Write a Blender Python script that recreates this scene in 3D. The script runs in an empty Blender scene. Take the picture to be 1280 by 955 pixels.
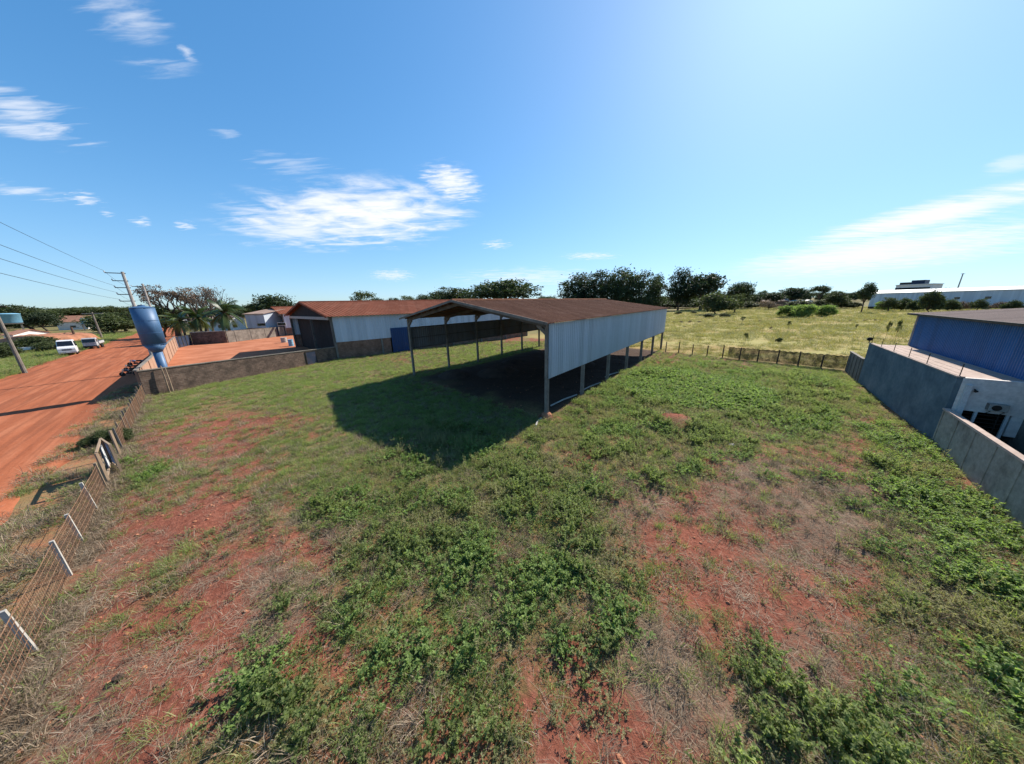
import bpy, math, random
import numpy as np
from mathutils import Vector, Matrix
sc = bpy.context.scene
COL = sc.collection
PI = math.pi
# ------------------------------------------------------------------ camera
W0, H0 = 1280.0, 955.0
FPX = 357.0
HC = 8.5
PITCH = math.atan(97 / FPX); ROLL = math.atan(.026)
FW = np.array([0, math.cos(PITCH), -math.sin(PITCH)])
_rt = np.array([1., 0, 0]); _up = np.cross(_rt, FW)
RV = math.cos(ROLL) * _rt - math.sin(ROLL) * _up
UV = math.sin(ROLL) * _rt + math.cos(ROLL) * _up
cam = bpy.data.cameras.new('camera'); camo = bpy.data.objects.new('camera', cam); COL.objects.link(camo)
cam.sensor_fit = 'HORIZONTAL'; cam.sensor_width = 36; cam.lens = 36 * FPX / W0
cam.clip_start = .1; cam.clip_end = 6000
camo.matrix_world = Matrix(((RV[0], UV[0], -FW[0], 0), (RV[1], UV[1], -FW[1], 0), (RV[2], UV[2], -FW[2], HC), (0, 0, 0, 1)))
sc.camera = camo


def ray(px, py):
    return FW * FPX + RV * (px - W0 / 2) - UV * (py - H0 / 2)


def gp(px, py, z=0.0):
    """ground position seen at a photo pixel"""
    d = ray(px, py); t = (z - HC) / d[2]
    return np.array([d[0] * t, d[1] * t])


# ------------------------------------------------------------------ light
SUN_AZ, SUN_EL = math.radians(42.4), math.radians(39)
sdir = Vector((math.sin(SUN_AZ) * math.cos(SUN_EL), math.cos(SUN_AZ) * math.cos(SUN_EL), math.sin(SUN_EL)))
sl = bpy.data.lights.new('sun', 'SUN'); sl.energy = 4.3; sl.angle = math.radians(.5); sl.color = (1, .94, .85)
so = bpy.data.objects.new('sun', sl); COL.objects.link(so); so.location = (0, 0, 40)
so.rotation_euler = sdir.to_track_quat('Z', 'Y').to_euler()
sc.view_settings.view_transform = 'Standard'; sc.view_settings.look = 'None'
sc.view_settings.exposure = 1.04; sc.view_settings.gamma = 1; sc.view_settings.use_curve_mapping = False
sc.cycles.max_bounces = 5; sc.cycles.transparent_max_bounces = 8

world = bpy.data.worlds.new('World'); sc.world = world; world.use_nodes = True


def make_world():
    nt = world.node_tree; N = nt.nodes; Lk = nt.links; N.clear()
    def nd(t, **k):
        n = N.new(t)
        for a, b in k.items(): setattr(n, a, b)
        return n
    def mth(op, a, b=None, c=None, clamp=False):
        n = nd('ShaderNodeMath', operation=op, use_clamp=clamp)
        for i, v in enumerate((a, b, c)):
            if v is None: continue
            if isinstance(v, (int, float)): n.inputs[i].default_value = v
            else: Lk.new(v, n.inputs[i])
        return n.outputs[0]
    def dot(a, v):
        n = nd('ShaderNodeVectorMath', operation='DOT_PRODUCT'); Lk.new(a, n.inputs[0]); n.inputs[1].default_value = v
        return n.outputs['Value']
    sky = nd('ShaderNodeTexSky', sky_type='NISHITA', sun_disc=False)
    sky.sun_elevation = SUN_EL; sky.sun_rotation = SUN_AZ
    sky.altitude = 600; sky.air_density = 1.0; sky.dust_density = .75; sky.ozone_density = 3.0
    geo = nd('ShaderNodeNewGeometry')
    tc = nd('ShaderNodeTexCoord'); D = tc.outputs['Generated']
    nz = nd('ShaderNodeVectorMath', operation='NORMALIZE'); Lk.new(D, nz.inputs[0]); D = nz.outputs[0]
    hs = nd('ShaderNodeHueSaturation'); hs.inputs['Saturation'].default_value = 1.30; hs.inputs['Hue'].default_value = .496; hs.inputs['Value'].default_value = .95
    # soft shoulder so the band near the sun keeps its hue
    add = nd('ShaderNodeVectorMath', operation='ADD'); Lk.new(sky.outputs[0], add.inputs[0]); add.inputs[1].default_value = SHOULDER
    mul = nd('ShaderNodeVectorMath', operation='MULTIPLY'); Lk.new(sky.outputs[0], mul.inputs[0]); mul.inputs[1].default_value = SHOULDER
    dv = nd('ShaderNodeVectorMath', operation='DIVIDE'); Lk.new(mul.outputs[0], dv.inputs[0]); Lk.new(add.outputs[0], dv.inputs[1])
    Lk.new(dv.outputs[0], hs.inputs['Color'])
    # one cloud layer on a flat deck, wisps streaked along it
    sep = nd('ShaderNodeSeparateXYZ'); Lk.new(D, sep.inputs[0])
    zz = mth('ADD', sep.outputs[2], .06)
    cx = mth('DIVIDE', sep.outputs[0], zz); cy = mth('DIVIDE', sep.outputs[1], zz)
    cmb = nd('ShaderNodeCombineXYZ'); Lk.new(cx, cmb.inputs[0]); Lk.new(cy, cmb.inputs[1])
    def noise(scale, rot, stretch, det, dist=0.0):
        mp = nd('ShaderNodeMapping'); mp.inputs['Rotation'].default_value = (0, 0, rot); mp.inputs['Scale'].default_value = (scale, scale * stretch, 1)
        Lk.new(cmb.outputs[0], mp.inputs[0])
        t = nd('ShaderNodeTexNoise'); t.inputs['Scale'].default_value = 1; t.inputs['Detail'].default_value = det
        t.inputs['Roughness'].default_value = .58; t.inputs['Distortion'].default_value = dist
        Lk.new(mp.outputs[0], t.inputs['Vector'])
        return t.outputs['Fac']
    n1 = noise(3.0, .3, 1.6, 10, .4)
    n2 = noise(2.6, .9, 6.5, 9, .5)
    n3 = noise(9.0, .4, 2.5, 8, .4)
    clouds = [  # photo px centre, half sizes, tilt (deg), thickness, streakiness
        (452, 268, 140, 44, -3, 1.0, .2), (370, 288, 70, 20, 0, .8, .3), (565, 229, 42, 24, 15, .95, .3), (330, 268, 60, 14, 8, .4, .8),
        (165, 22, 100, 52, 35, .5, .8), (234, 65, 16, 11, 20, .6, .3), (40, 146, 95, 30, 10, .62, .9),
        (25, 238, 85, 12, 9, .6, .6), (104, 248, 28, 9, 3, .7, .4), (135, 266, 14, 6, 0, .5, .3), (176, 277, 16, 7, 0, .65, .3), (232, 282, 17, 7, 0, .65, .3),
        (283, 168, 22, 8, 0, .3, .5), (365, 205, 60, 18, 5, .3, .9), (490, 344, 34, 9, 0, .75, .3), (620, 306, 22, 7, 0, .7, .3), (737, 320, 42, 6, 0, .75, .3),
        (660, 347, 120, 15, 0, .55, .5), (1150, 272, 270, 19, -13, 1.0, .55), (1080, 318, 320, 27, -7, .95, .6), (1200, 262, 150, 16, -13, .9, .5), (1265, 205, 45, 12, -10, .45, .8), (1200, 300, 140, 20, -8, .5, .8)]
    tot = None
    for px, py, rx, ry, tilt, amp, st in clouds:
        c = ray(px, py); c /= np.linalg.norm(c)
        a = ray(px + 1, py); a /= np.linalg.norm(a); a = a - c * (a @ c); a /= np.linalg.norm(a); b = np.cross(a, c)
        def ang(x, y):
            q = ray(x, y); q /= np.linalg.norm(q); return (q @ a) / (q @ c), (q @ b) / (q @ c)
        t = math.radians(tilt)
        r1 = math.hypot(*ang(px + rx * math.cos(t), py + rx * math.sin(t))); r2 = math.hypot(*ang(px - ry * math.sin(t), py + ry * math.cos(t)))
        u1 = np.array(ang(px + math.cos(t) * 5, py + math.sin(t) * 5)); u1 /= np.linalg.norm(u1)
        A = (a * u1[0] + b * u1[1]) / r1; B = (-a * u1[1] + b * u1[0]) / r2
        dc = mth('MAXIMUM', dot(D, tuple(c)), .05)
        u = mth('DIVIDE', dot(D, tuple(A)), dc); v = mth('DIVIDE', dot(D, tuple(B)), dc)
        q = mth('ADD', mth('MULTIPLY', u, u), mth('MULTIPLY', v, v))
        body = mth('SUBTRACT', 1.0, mth('SQRT', q))              # 1 centre, 0 edge, negative outside
        mixn = mth('ADD', mth('MULTIPLY', n3 if rx < 65 else n1, 1 - st), mth('MULTIPLY', n2, st))
        s = mth('ADD', mth('MULTIPLY', body, 1.0), mth('MULTIPLY', mth('SUBTRACT', mixn, .40 if px > 900 else .455 if amp > .75 else .52), 2.2 if px > 900 else 3.0 if amp > .75 else 4.6))
        sm = nd('ShaderNodeMapRange', interpolation_type='SMOOTHSTEP'); sm.inputs['From Min'].default_value = .02; sm.inputs['From Max'].default_value = 1.15
        sm.inputs['To Max'].default_value = amp; Lk.new(s, sm.inputs['Value'])
        edge = nd('ShaderNodeMapRange', interpolation_type='SMOOTHSTEP'); edge.inputs['From Min'].default_value = -.25; edge.inputs['From Max'].default_value = .25
        Lk.new(body, edge.inputs['Value'])
        m = mth('MULTIPLY', sm.outputs[0], edge.outputs[0])
        tot = m if tot is None else mth('MAXIMUM', tot, m)
    mx = nd('ShaderNodeMix', data_type='RGBA'); Lk.new(tot, mx.inputs['Factor']); Lk.new(hs.outputs[0], mx.inputs[6]); mx.inputs[7].default_value = CLOUD
    bg = nd('ShaderNodeBackground'); bg.inputs['Strength'].default_value = SKY_STRENGTH; Lk.new(mx.outputs[2], bg.inputs['Color'])
    out = nd('ShaderNodeOutputWorld'); Lk.new(bg.outputs[0], out.inputs['Surface'])


SKY_STRENGTH = .15
SHOULDER = (4.0, 5.8, 8.6)
CLOUD = (3.3, 3.4, 3.6, 1)
make_world()
world.cycles.sampling_method = 'MANUAL'; world.cycles.sample_map_resolution = 512

# ------------------------------------------------------------------ materials
MATS = {}


def sock(nt, v, inp):
    if hasattr(v, 'is_output'): nt.links.new(v, inp)
    else: inp.default_value = v


class MatB:
    def __init__(s, name):
        m = bpy.data.materials.new(name); m.use_nodes = True; s.m = m; s.nt = m.node_tree; s.nt.nodes.clear()
        s.out = s.nt.nodes.new('ShaderNodeOutputMaterial'); MATS[name] = m
    def n(s, t, **k):
        x = s.nt.nodes.new(t)
        for a, b in k.items(): setattr(x, a, b)
        return x
    def l(s, a, b): s.nt.links.new(a, b)
    def coord(s, kind='Object', scale=(1, 1, 1), rot=(0, 0, 0)):
        t = s.n('ShaderNodeTexCoord'); mp = s.n('ShaderNodeMapping'); mp.inputs['Scale'].default_value = scale; mp.inputs['Rotation'].default_value = rot
        s.l(t.outputs[kind], mp.inputs[0]); return mp.outputs[0]
    def noise(s, vec, scale, det=6, rough=.6, dist=0):
        t = s.n('ShaderNodeTexNoise'); t.inputs['Scale'].default_value = scale; t.inputs['Detail'].default_value = det
        t.inputs['Roughness'].default_value = rough; t.inputs['Distortion'].default_value = dist; s.l(vec, t.inputs['Vector']); return t.outputs['Fac']
    def ramp(s, fac, stops):
        r = s.n('ShaderNodeValToRGB'); e = r.color_ramp.elements
        while len(e) < len(stops): e.new(.5)
        for i, (p, c) in enumerate(stops):
            e[i].position = p; e[i].color = (*c, 1) if len(c) == 3 else c
        s.l(fac, r.inputs[0]); return r.outputs[0]
    def mix(s, f, a, b, mode='MIX'):
        x = s.n('ShaderNodeMix', data_type='RGBA', blend_type=mode); sock(s.nt, f, x.inputs['Factor'])
        for v, i in ((a, 6), (b, 7)):
            if isinstance(v, tuple): x.inputs[i].default_value = (*v, 1)[:4]
            else: s.l(v, x.inputs[i])
        return x.outputs[2]
    def math(s, op, a, b=0.0, clamp=False):
        x = s.n('ShaderNodeMath', operation=op, use_clamp=clamp); sock(s.nt, a, x.inputs[0]); sock(s.nt, b, x.inputs[1]); return x.outputs[0]
    def attr(s, name):
        return s.n('ShaderNodeAttribute', attribute_name=name)
    def bsdf(s, col, rough=.9, metal=0, bump=None, bstr=.3, bdist=.05, spec=.3):
        b = s.n('ShaderNodeBsdfPrincipled'); sock(s.nt, (*col, 1) if isinstance(col, tuple) else col, b.inputs['Base Color'])
        sock(s.nt, rough, b.inputs['Roughness']); b.inputs['Metallic'].default_value = metal; b.inputs['Specular IOR Level'].default_value = spec
        if bump is not None:
            bp = s.n('ShaderNodeBump'); bp.inputs['Strength'].default_value = bstr; bp.inputs['Distance'].default_value = bdist
            s.l(bump, bp.inputs['Height']); s.l(bp.outputs[0], b.inputs['Normal'])
        s.l(b.outputs[0], s.out.inputs['Surface']); return b


def dim(c, k=.84):
    return None if c is None else tuple(v * k for v in c)


def mottled(name, a, b, scale=1.0, rough=.9, metal=0, stretch=(1, 1, 1), bstr=.25, c=None, spec=.25, kind='Object', det=7):
    a, b, c = dim(a), dim(b), dim(c)
    m = MatB(name); v = m.coord(kind, stretch)
    f = m.noise(v, scale, det, .62, .2); g = m.noise(v, scale * 7.3, 5, .6)
    col = m.ramp(f, [(.32, a), (.68, b)] if c is None else [(.3, a), (.52, b), (.72, c)])
    col = m.mix(.35, col, m.ramp(g, [(.3, (.45, .45, .45)), (.7, (1.35, 1.35, 1.35))]), 'MULTIPLY')
    m.bsdf(col, rough, metal, g, bstr, .03, spec); return m.m


def brick(name, c1, c2, mortar, bw=.4, bh=.2, dirt=(.05, .035, .025)):
    c1, c2, mortar = dim(c1), dim(c2), dim(mortar)
    m = MatB(name); t = m.n('ShaderNodeTexCoord'); sp = m.n('ShaderNodeSeparateXYZ'); m.l(t.outputs['Object'], sp.inputs[0])
    cb = m.n('ShaderNodeCombineXYZ'); m.l(m.math('ADD', sp.outputs[0], sp.outputs[1]), cb.inputs[0]); m.l(sp.outputs[2], cb.inputs[1])
    br = m.n('ShaderNodeTexBrick'); br.inputs['Scale'].default_value = 1; br.inputs['Brick Width'].default_value = bw; br.inputs['Row Height'].default_value = bh
    br.inputs['Mortar Size'].default_value = .018; br.inputs['Color1'].default_value = (*c1, 1); br.inputs['Color2'].default_value = (*c2, 1); br.inputs['Mortar'].default_value = (*mortar, 1)
    m.l(cb.outputs[0], br.inputs['Vector'])
    st = m.noise(t.outputs['Object'], .9, 7, .65); ft = m.noise(t.outputs['Object'], 3.1, 4)
    col = m.mix(m.ramp(st, [(.4, (0, 0, 0)), (.66, (.85, .85, .85))]), br.outputs['Color'], dirt)
    col = m.mix(.5, col, m.ramp(ft, [(.3, (.5, .5, .5)), (.7, (1.3, 1.3, 1.3))]), 'MULTIPLY')
    m.bsdf(col, .95, 0, br.outputs['Fac'], .4, -.02, .15); return m.m


def leafmat(name, cols, trans=.35, gloss=.5, dry=None):
    m = MatB(name); at = m.attr('tint').outputs['Fac']; oi = m.n('ShaderNodeObjectInfo')
    f = m.math('ADD', m.math('MULTIPLY', at, .6), m.math('MULTIPLY', oi.outputs['Random'], .4))
    k = len(cols)
    col = m.ramp(f, [(.08 + .84 * i / (k - 1), c) for i, c in enumerate(cols)])
    d = m.n('ShaderNodeBsdfPrincipled'); m.l(col, d.inputs['Base Color']); d.inputs['Roughness'].default_value = gloss; d.inputs['Specular IOR Level'].default_value = .35
    tr = m.n('ShaderNodeBsdfTranslucent'); tcol = m.mix(1.0, col, (1.25, 1.35, .75), 'MULTIPLY'); m.l(tcol, tr.inputs['Color'])
    mx = m.n('ShaderNodeMixShader'); mx.inputs[0].default_value = trans; m.l(d.outputs[0], mx.inputs[1]); m.l(tr.outputs[0], mx.inputs[2])
    m.l(mx.outputs[0], m.out.inputs['Surface']); return m.m


def sheet_metal(name, base, dark, rust=None, rough=.45, metal=.3, streak=.5, axis='x'):
    """painted or galvanised sheet, streaked down its length, with sheet to sheet variation"""
    base, dark, rust = dim(base), dim(dark), dim(rust)
    m = MatB(name); v = m.coord('Object', (1.1, 1.1, .07) if axis == 'x' else (.07, 1.1, 1.1))
    f = m.noise(v, 2.0, 6, .6); v2 = m.coord('Object'); g = m.noise(v2, .5, 7, .65); h = m.noise(v2, 9, 4)
    col = m.mix(m.ramp(f, [(.35, (0, 0, 0)), (.75, (streak,) * 3)]), base, dark)
    sx = m.n('ShaderNodeSeparateXYZ'); m.l(v2, sx.inputs[0]); fl = m.math('FLOOR', m.math('DIVIDE', m.math('ADD', sx.outputs[0], m.math('MULTIPLY', sx.outputs[1], .37)), .83))
    wn = m.n('ShaderNodeTexWhiteNoise', noise_dimensions='1D'); m.l(fl, wn.inputs['W'])
    col = m.mix(.8, col, m.ramp(wn.outputs['Value'], [(0, (.82, .82, .82)), (1, (1.08, 1.08, 1.08))]), 'MULTIPLY')
    if rust: col = m.mix(m.ramp(g, [(.5, (0, 0, 0)), (.72, (.8, .8, .8))]), col, rust)
    col = m.mix(.2, col, m.ramp(h, [(.3, (.6, .6, .6)), (.7, (1.25, 1.25, 1.25))]), 'MULTIPLY')
    if rough < .7: col = m.mix(m.ramp(m.math('ADD', m.noise(v2, 1.3, 6, .65), m.math('MULTIPLY', sx.outputs[2], -.05)), [(.42, (0, 0, 0)), (.62, (.16, .16, .16))]), col, (.26, .15, .10))
    m.bsdf(col, rough, metal, h, .05, .01, .4 if rough < .7 else .05); return m.m


M_conc = mottled('weathered_concrete', (.16, .135, .11), (.28, .245, .205), 1.2, .95)
M_conc_pale = mottled('pale_concrete', (.36, .33, .29), (.5, .47, .42), 2.0, .95)
M_precast = mottled('stained_precast_panel', (.2, .165, .13), (.42, .36, .29), .8, .95, c=(.30, .26, .21))
M_peach = mottled('peach_render', (.33, .19, .125), (.44, .28, .19), .6, .95)
M_conc_dark = mottled('stained_concrete', (.14, .12, .095), (.31, .265, .215), .9, .95)
M_block = brick('dark_weathered_blockwork', (.15, .095, .07), (.22, .145, .105), (.24, .19, .15), .42, .2, (.06, .045, .035))
M_brick = brick('red_brick', (.26, .12, .075), (.32, .17, .11), (.3, .24, .19), .3, .15, (.13, .075, .05))
M_redroof = sheet_metal('red_brown_roof_sheet', (.26, .09, .052), (.19, .066, .04), (.31, .135, .085), .95, 0, .7)
M_rust = sheet_metal('rusty_roof_sheet', (.25, .115, .067), (.18, .08, .048), (.33, .17, .11), .95, .0, .8)
M_clad = sheet_metal('galvanised_cladding', (.52, .575, .64), (.39, .43, .48), None, .5, .25, .6)
M_white_clad = sheet_metal('pale_blue_cladding', (.60, .66, .72), (.47, .52, .58), None, .55, .1, .5)
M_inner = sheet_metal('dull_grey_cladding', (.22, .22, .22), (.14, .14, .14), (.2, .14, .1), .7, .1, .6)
M_bluewall = sheet_metal('blue_corrugated_sheet', (.02, .135, .36), (.014, .09, .24), None, .5, .1, .6)
M_bluedoor = sheet_metal('blue_painted_steel', (.02, .07, .2), (.014, .045, .13), None, .5, .1, .5)
M_tank = sheet_metal('blue_tank_paint', (.07, .155, .29), (.05, .11, .21), None, .5, .05, .5)
M_tank2 = mottled('faded_blue_plastic', (.16, .38, .55), (.24, .48, .64), 1.5, .5)
M_steel = mottled('dark_steel', (.03, .028, .026), (.07, .06, .05), 3, .6, .4)
M_beam = mottled('grey_precast_beam', (.10, .09, .078), (.17, .15, .13), 1.5, .95)
M_plaster = mottled('blue_grey_render', (.075, .115, .14), (.14, .19, .215), .5, .95, c=(.21, .25, .265))
M_cream = mottled('cream_render', (.82, .74, .67), (.92, .86, .80), .7, .9)
M_white = mottled('white_paint', (.72, .72, .70), (.82, .82, .8), 2, .6)
M_pinkslab = mottled('pinkish_screed', (.42, .31, .25), (.56, .43, .36), .9, .95)
M_pinkroof = sheet_metal('dusty_pink_roof_sheet', (.40, .28, .22), (.31, .215, .165), None, .8, 0, .6)
M_brightroof = sheet_metal('bright_roof_sheet', (.8, .8, .78), (.7, .7, .68), None, .5, .1, .5)
M_dark = mottled('shade_and_black', (.012, .012, .012), (.03, .028, .026), 1, .9)  # near-black: puts interior and gable shade into the colour, besides truly black parts
M_wood = mottled('weathered_wood', (.28, .19, .125), (.42, .31, .21), 3, .9, stretch=(4, 4, .4))
M_wood_dark = mottled('dark_wood', (.08, .05, .035), (.16, .1, .07), 3, .9, stretch=(4, 4, .4))
M_bark = mottled('bark', (.06, .045, .035), (.14, .11, .085), 4, .95, stretch=(3, 3, .6), bstr=.6)
M_paint = mottled('white_car_paint', (.7, .7, .69), (.8, .8, .79), 1, .3, spec=.5)
M_greypaint = mottled('grey_lorry_paint', (.4, .4, .41), (.5, .5, .5), 1, .5)
M_glass = mottled('dark_glass', (.01, .012, .014), (.02, .022, .025), 1, .08, spec=.6)
M_rubber = mottled('tyre_rubber', (.015, .015, .015), (.03, .03, .03), 3, .9)
M_chrome = mottled('bare_metal', (.4, .4, .4), (.55, .55, .55), 2, .35, .8)
M_lamp = mottled('clear_lens', (.6, .6, .58), (.75, .75, .72), 3, .2)
M_wire = mottled('dark_cable', (.02, .02, .02), (.035, .035, .035), 1, .8)
M_rustwire = mottled('rusty_wire', (.14, .075, .045), (.26, .15, .09), 4, .9)
M_soilheap = mottled('dark_manure_soil', (.055, .034, .025), (.11, .068, .046), 1.2, 1, bstr=.8)
M_redbank = mottled('red_earth_bank', (.32, .11, .055), (.45, .2, .11), .35, 1, c=(.36, .14, .07))
M_navy = sheet_metal('navy_steel_gate', (.018, .035, .075), (.012, .024, .05), None, .6, .1, .5)
M_tile = mottled('clay_tile_roof', (.3, .13, .08), (.45, .23, .15), 1.0, .9)
M_weed = leafmat('weed_leaf', [(.115, .14, .05), (.18, .225, .08), (.24, .29, .11), (.33, .37, .17)], .6, .75)
M_weed2 = leafmat('bright_weed_leaf', [(.11, .155, .045), (.165, .24, .07), (.22, .30, .095), (.29, .36, .13)], .5, .7)
M_olive = leafmat('olive_weed_leaf', [(.17, .165, .08), (.24, .235, .115), (.30, .285, .145), (.36, .32, .19)], .5, .8)
M_grassm = leafmat('grass_blade', [(.15, .19, .06), (.21, .265, .08), (.27, .32, .11), (.36, .34, .16)], .48, .7)
M_straw = leafmat('dry_straw', [(.12, .08, .05), (.21, .15, .10), (.30, .225, .155), (.42, .34, .25)], .15, .9)
M_yellow = leafmat('pasture_blade', [(.21, .19, .06), (.31, .275, .095), (.40, .345, .135), (.30, .32, .095)], .25, .7)
M_tree = leafmat('tree_leaf', [(.018, .030, .014), (.034, .052, .022), (.055, .078, .032), (.085, .11, .05)], .25, .7)
M_tree2 = leafmat('olive_tree_leaf', [(.03, .042, .017), (.052, .07, .026), (.08, .10, .038), (.11, .13, .055)], .28, .7)
M_brown = leafmat('dry_brown_leaf', [(.11, .07, .05), (.17, .115, .085), (.23, .16, .12), (.27, .21, .15)], .15, .8)
M_palm = leafmat('palm_leaf', [(.02, .04, .012), (.045, .075, .02), (.08, .115, .035), (.13, .15, .06)], .2, .4)

# ------------------------------------------------------------------ noise + fields (numpy)
def _hash(ix, iy, seed):
    h = (ix.astype(np.int64) * 374761393 + iy.astype(np.int64) * 668265263 + seed * 1442695041) & 0x7fffffff
    h = ((h ^ (h >> 13)) * 1274126177) & 0x7fffffff
    return ((h ^ (h >> 16)) & 0xffff) / 65535.0


def vnoise(x, y, seed=0):
    ix = np.floor(x); iy = np.floor(y); fx = x - ix; fy = y - iy
    fx = fx * fx * (3 - 2 * fx); fy = fy * fy * (3 - 2 * fy)
    a = _hash(ix, iy, seed); b = _hash(ix + 1, iy, seed); c = _hash(ix, iy + 1, seed); d = _hash(ix + 1, iy + 1, seed)
    return (a * (1 - fx) + b * fx) * (1 - fy) + (c * (1 - fx) + d * fx) * fy


def fbm(x, y, s=1.0, oct=4, seed=0):
    x = np.asarray(x, float) * s; y = np.asarray(y, float) * s; t = 0; a = .5; n = 0
    for o in range(oct):
        t = t + a * vnoise(x + 17.3 * o, y - 9.1 * o, seed + o); n += a; a *= .5; x = x * 2.03; y = y * 2.03
    return t / n


def smooth(a, b, x):
    t = np.clip((x - a) / (b - a), 0, 1); return t * t * (3 - 2 * t)


FR = np.array([2.56, 20.87]); FL = np.array([-12.53, 35.45]); BR = np.array([26.85, 50.81])
SL = BR - FR; BL = FL + .9 * SL
FENCE0 = np.array([-8.6, 1.82]); FENCE1 = gp(183, 496)
def line_n(x, y):  # distance across the road direction; road lies at about -22 .. -7.7
    return .69 * x + .72 * y
RDIR = np.array([-.722, .692]); RNOR = np.array([.692, .722])
WH0 = np.array([-30.44, 49.54]); WHD = np.array([.76, .65]); WHN = np.array([-.75, .67])
BF0 = gp(832, 440); BF1 = gp(1057, 463)       # back fence
WA = gp(1072, 478); WB = gp(1165, 552); WC = WB + (gp(1280, 665) - WB) * 2.2


def side(p0, p1, x, y):
    d = p1 - p0; d = d / np.hypot(*d); return d[0] * (y - p0[1]) - d[1] * (x - p0[0])   # + on the left of p0->p1


def in_lot(x, y, m=0.0):
    """soft mask of the fenced lot"""
    a = -side(FENCE0, FENCE1, x, y)
    b = -side(FENCE1, WH0, x, y)
    c = -side(WH0, WH0 + WHD * 60, x, y)
    d = side(BF1, BF0, x, y)
    e = side(WC, WB, x, y); f_ = side(WB, WA, x, y)
    k = np.minimum.reduce([a, b, np.where(np.asarray(y) > 20, d, 9e9), e, f_, c])
    return k


class Patch:
    def __init__(s, lst):
        s.l = []
        for cx, cy, rx, ry, amp in lst:
            c = gp(cx, cy); ex = (gp(cx + rx, cy) - gp(cx - rx, cy)) / 2
            ey = (gp(cx, cy + ry) - gp(cx, max(cy - ry, 415))) / 2
            s.l.append((c, np.linalg.inv(np.array([ex, ey]).T), amp))
    def __call__(s, x, y, wob=0.0):
        t = np.zeros_like(np.asarray(x, float))
        wx = (fbm(x, y, .35, 4, 71) - .5) * 3.2; wy = (fbm(x, y, .35, 4, 93) - .5) * 3.2
        for c, M, a in s.l:
            dx = x + wx - c[0]; dy = y + wy - c[1]
            u = M[0, 0] * dx + M[0, 1] * dy; v = M[1, 0] * dx + M[1, 1] * dy
            t = np.maximum(t, a * np.exp(-(u * u + v * v) ** 1.5 * .8))
        return t


P_bare = Patch([(165, 690, 40, 90, .9), (225, 830, 50, 90, .85), (130, 880, 60, 60, .9), (200, 640, 60, 40, .8), (905, 700, 120, 50, 1), (1010, 765, 65, 35, .9), (720, 830, 50, 40, .8),
                (790, 900, 60, 60, .9), (700, 930, 60, 50, .85), (310, 520, 80, 22, .8), (250, 555, 70, 20, .6), (700, 565, 45, 25, .55), (1060, 800, 45, 25, .7), (320, 590, 60, 25, .5),
                (260, 740, 30, 70, .6), (340, 700, 40, 30, .4), (560, 860, 40, 30, .4), (880, 640, 80, 25, .6), (690, 520, 14, 6, .9), (845, 527, 22, 9, 1), (830, 455, 40, 8, .7), (60, 880, 50, 40, .5), (420, 830, 40, 40, .45), (640, 560, 30, 15, .4)])
P_straw = Patch([(65, 760, 55, 80, 1), (100, 860, 60, 60, .6), (130, 690, 40, 50, .7), (830, 805, 50, 60, 1), (875, 860, 70, 60, .85), (1035, 650, 100, 70, .85), (1150, 690, 90, 50, .75), (950, 600, 60, 45, .8),
                 (380, 650, 70, 50, .6), (330, 760, 70, 70, .75), (1010, 840, 60, 80, .7), (1090, 850, 50, 60, .6), (1180, 850, 40, 60, .6), (380, 740, 40, 40, .8), (800, 640, 60, 40, .7), (300, 860, 60, 80, .5),
                 (640, 740, 60, 60, .5), (470, 560, 80, 20, .6), (930, 545, 60, 20, .6), (200, 560, 80, 30, .5), (520, 900, 60, 50, .5), (40, 930, 90, 40, .7)])
P_lush = Patch([(850, 485, 110, 42, 1), (960, 490, 110, 30, .9), (1130, 590, 60, 70, .95), (1190, 650, 70, 60, .9), (1250, 740, 60, 80, .95), (1180, 780, 70, 60, .8), (1260, 870, 80, 90, 1), (1000, 520, 80, 25, .8),
                (690, 600, 110, 50, .8), (550, 560, 90, 35, .95), (580, 660, 150, 80, .8), (560, 780, 120, 110, .8), (740, 690, 60, 90, .75), (760, 770, 50, 50, .85), (440, 640, 100, 50, .6), (350, 860, 60, 90, .8),
                (470, 910, 90, 60, .75), (600, 900, 60, 60, .7), (150, 592, 34, 22, 1), (990, 600, 40, 12, .8), (960, 860, 60, 70, .8), (880, 930, 80, 40, .8), (1120, 900, 60, 50, .8), (1060, 930, 50, 40, .7), (1130, 830, 40, 40, .8), (800, 600, 60, 25, .6),
                (360, 780, 40, 40, .5), (720, 540, 60, 20, .6), (1090, 760, 40, 30, .6)])
P_lawn = Patch([(300, 482, 140, 25, 1), (430, 470, 100, 28, 1), (470, 510, 100, 40, .8), (560, 525, 110, 45, .95), (640, 445, 150, 20, .9), (220, 500, 60, 18, .8), (420, 560, 120, 30, .7), (1000, 470, 120, 20, .8), (200, 600, 60, 30, .5), (420, 600, 100, 40, .6)])
BUMPN = lambda x, y: (fbm(x, y, .16, 3, 5) - .5) * .5 + (fbm(x, y, .9, 4, 9) - .5) * .22
MOUND = [(gp(845, 530), 1.5, .55), (gp(820, 470), 2.6, .6), (gp(1010, 480), 3, .4), (gp(690, 522), .5, .18), (gp(1000, 655), 1.2, .2), (gp(160, 855), .4, .12)]


def gz(x, y):
    x = np.asarray(x, float); y = np.asarray(y, float)
    k = smooth(-.5, 2.5, in_lot(x, y))
    z = BUMPN(x, y) * k
    for c, r, h in MOUND: z = z + h * np.exp(-((x - c[0]) ** 2 + (y - c[1]) ** 2) / r ** 2)
    past = smooth(0, 8, -side(BF1, BF0, x, y)) * (y > 20)
    z = z + past * (fbm(x, y, .05, 3, 31) - .5) * .5
    return z


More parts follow.
